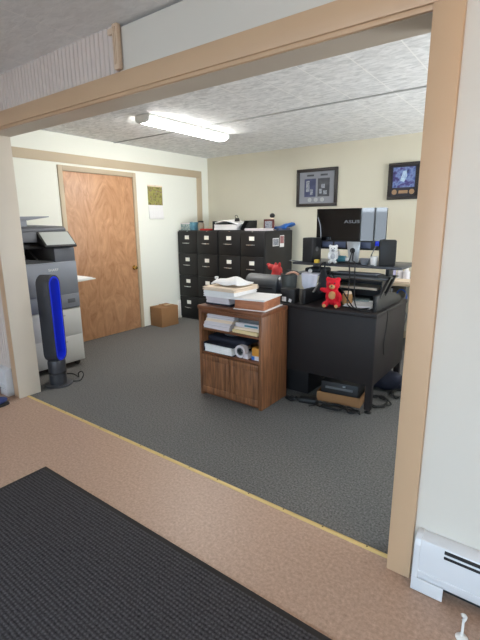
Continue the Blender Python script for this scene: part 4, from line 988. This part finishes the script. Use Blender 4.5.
for lb, c, r, tn, sd in (('tangled black cords on the carpet beside the oak cabinet foot', (-1.565, 2.84), (.05, .035), 2.2, 3), ('looped black cord on the carpet in front of the cardboard tray', (-1.235, 2.865), (.105, .045), 2.6, 5), ('black cord heap on the carpet behind the corner leg of the desk', (-.985, 3.17), (.09, .11), 3.5, 8), ('black cord heap on the carpet under the right side panel', (-.90, 3.44), (.05, .10), 3.0, 11), ('loose black cord between the cardboard tray and the corner leg', (-1.075, 2.885), (.045, .035), 2.0, 15)):
    solo('cable', B().tube(coil(c, r, tn, sd), .0058, 7, 4), M['cable'], lb, 'cord', (c[0], c[1], 0), 0, 'cords under the desk')
b = B(); o = thing('blue_bundle', 'dark blue cloth bundle on the carpet under the right side of the desk', 'bundle', (-1.03, 3.50, 0))
blob('bundle_body', [((0, 0, .09), (.13, .09, .09)), ((-.09, .0, .07), (.08, .08, .07)), ((.08, -.02, .12), (.07, .06, .06)), ((.03, .05, .05), (.12, .08, .05))], M['blue_lump'], o, True, .010)

# ------------------------------------------------------------------ front room ceiling lamp (out of frame, lights the right trim)
t = thing('ceiling_lamp', 'warm round flush ceiling lamp in the front room above the mat', 'ceiling light', (.50, .85, ZF))
part('lamp_base', B().cyl((.50, .85, ZF - .03), (.50, .85, ZF), .17), M['fixture'], t)
part('lamp_shade', B().lathe([(.16, -.03), (.155, -.06), (.12, -.09), (.06, -.105), (0, -.11)], (.50, .85, ZF)), emit('warm_lamp_glass', (1.0, 0.60, 0.26, 1), 14.0), t)

# ------------------------------------------------------------------ light
def area(name, loc, rot, sx, sy, power, col):
    l = bpy.data.lights.new(name, 'AREA'); l.shape = 'RECTANGLE'; l.size = sx; l.size_y = sy; l.energy = power; l.color = col
    o = bpy.data.objects.new(name, l); COL.objects.link(o); o.location = loc; o.rotation_euler = rot; return o
area('daylight_left_window', (-3.235, FY0 - 1.0, 2.3), (PI / 2 - .35, 0, 0), 1.6, 1.4, 25, (.80, .90, 1.0))
area('daylight_wide_window', (.35, FY0 - 1.1, 2.5), (PI / 2 - .40, 0, 0), 4.0, 1.7, 300, (.50, .76, 1.0))
area('daylight_office_window', (OX1 + 1.0, 3.65, 0.75), (PI / 2 + .30, 0, PI / 2), 3.0, 1.0, 280, (.96, .98, 1.0))
area('ceiling_fill', (-.5, FY0 - 1.3, .35), (PI / 2 + .5, 0, 0), 5.0, .8, 24, (.98, .97, 1.0))  # added lamp, low and aimed up, to brighten the front room ceiling
struct('ground_outside', B().box(-14, 14, -16, FY0 - .12, -.2, -.1), M['fixture'])
w = bpy.data.worlds.new('sky'); scene.world = w; w.use_nodes = True
w.node_tree.nodes['Background'].inputs[0].default_value = (.75, .87, 1.0, 1); w.node_tree.nodes['Background'].inputs[1].default_value = 3.0

# ------------------------------------------------------------------ camera
f, pitch, roll, yaw = 423.0, .2282006, -.0083715, .6349988
fw = Vector((-math.sin(yaw) * math.cos(pitch), math.cos(yaw) * math.cos(pitch), -math.sin(pitch)))
r0 = Vector((math.cos(yaw), math.sin(yaw), 0)); u0 = r0.cross(fw)
r = math.cos(roll) * r0 + math.sin(roll) * u0; u = -math.sin(roll) * r0 + math.cos(roll) * u0
cam = bpy.data.cameras.new('camera'); co = bpy.data.objects.new('camera', cam); COL.objects.link(co)
cam.sensor_fit = 'VERTICAL'; cam.sensor_height = 36.0; cam.lens = f * 36.0 / 640.0; cam.clip_start = .02
m = Matrix(((r.x, u.x, -fw.x), (r.y, u.y, -fw.y), (r.z, u.z, -fw.z))).to_4x4(); m.translation = (0, 0, 1.42)
co.matrix_world = m
scene.camera = co
vs = scene.view_settings
vs.view_transform = 'Standard'; vs.look = 'None'; vs.gamma = 1.0; vs.use_curve_mapping = False; vs.exposure = 0.8
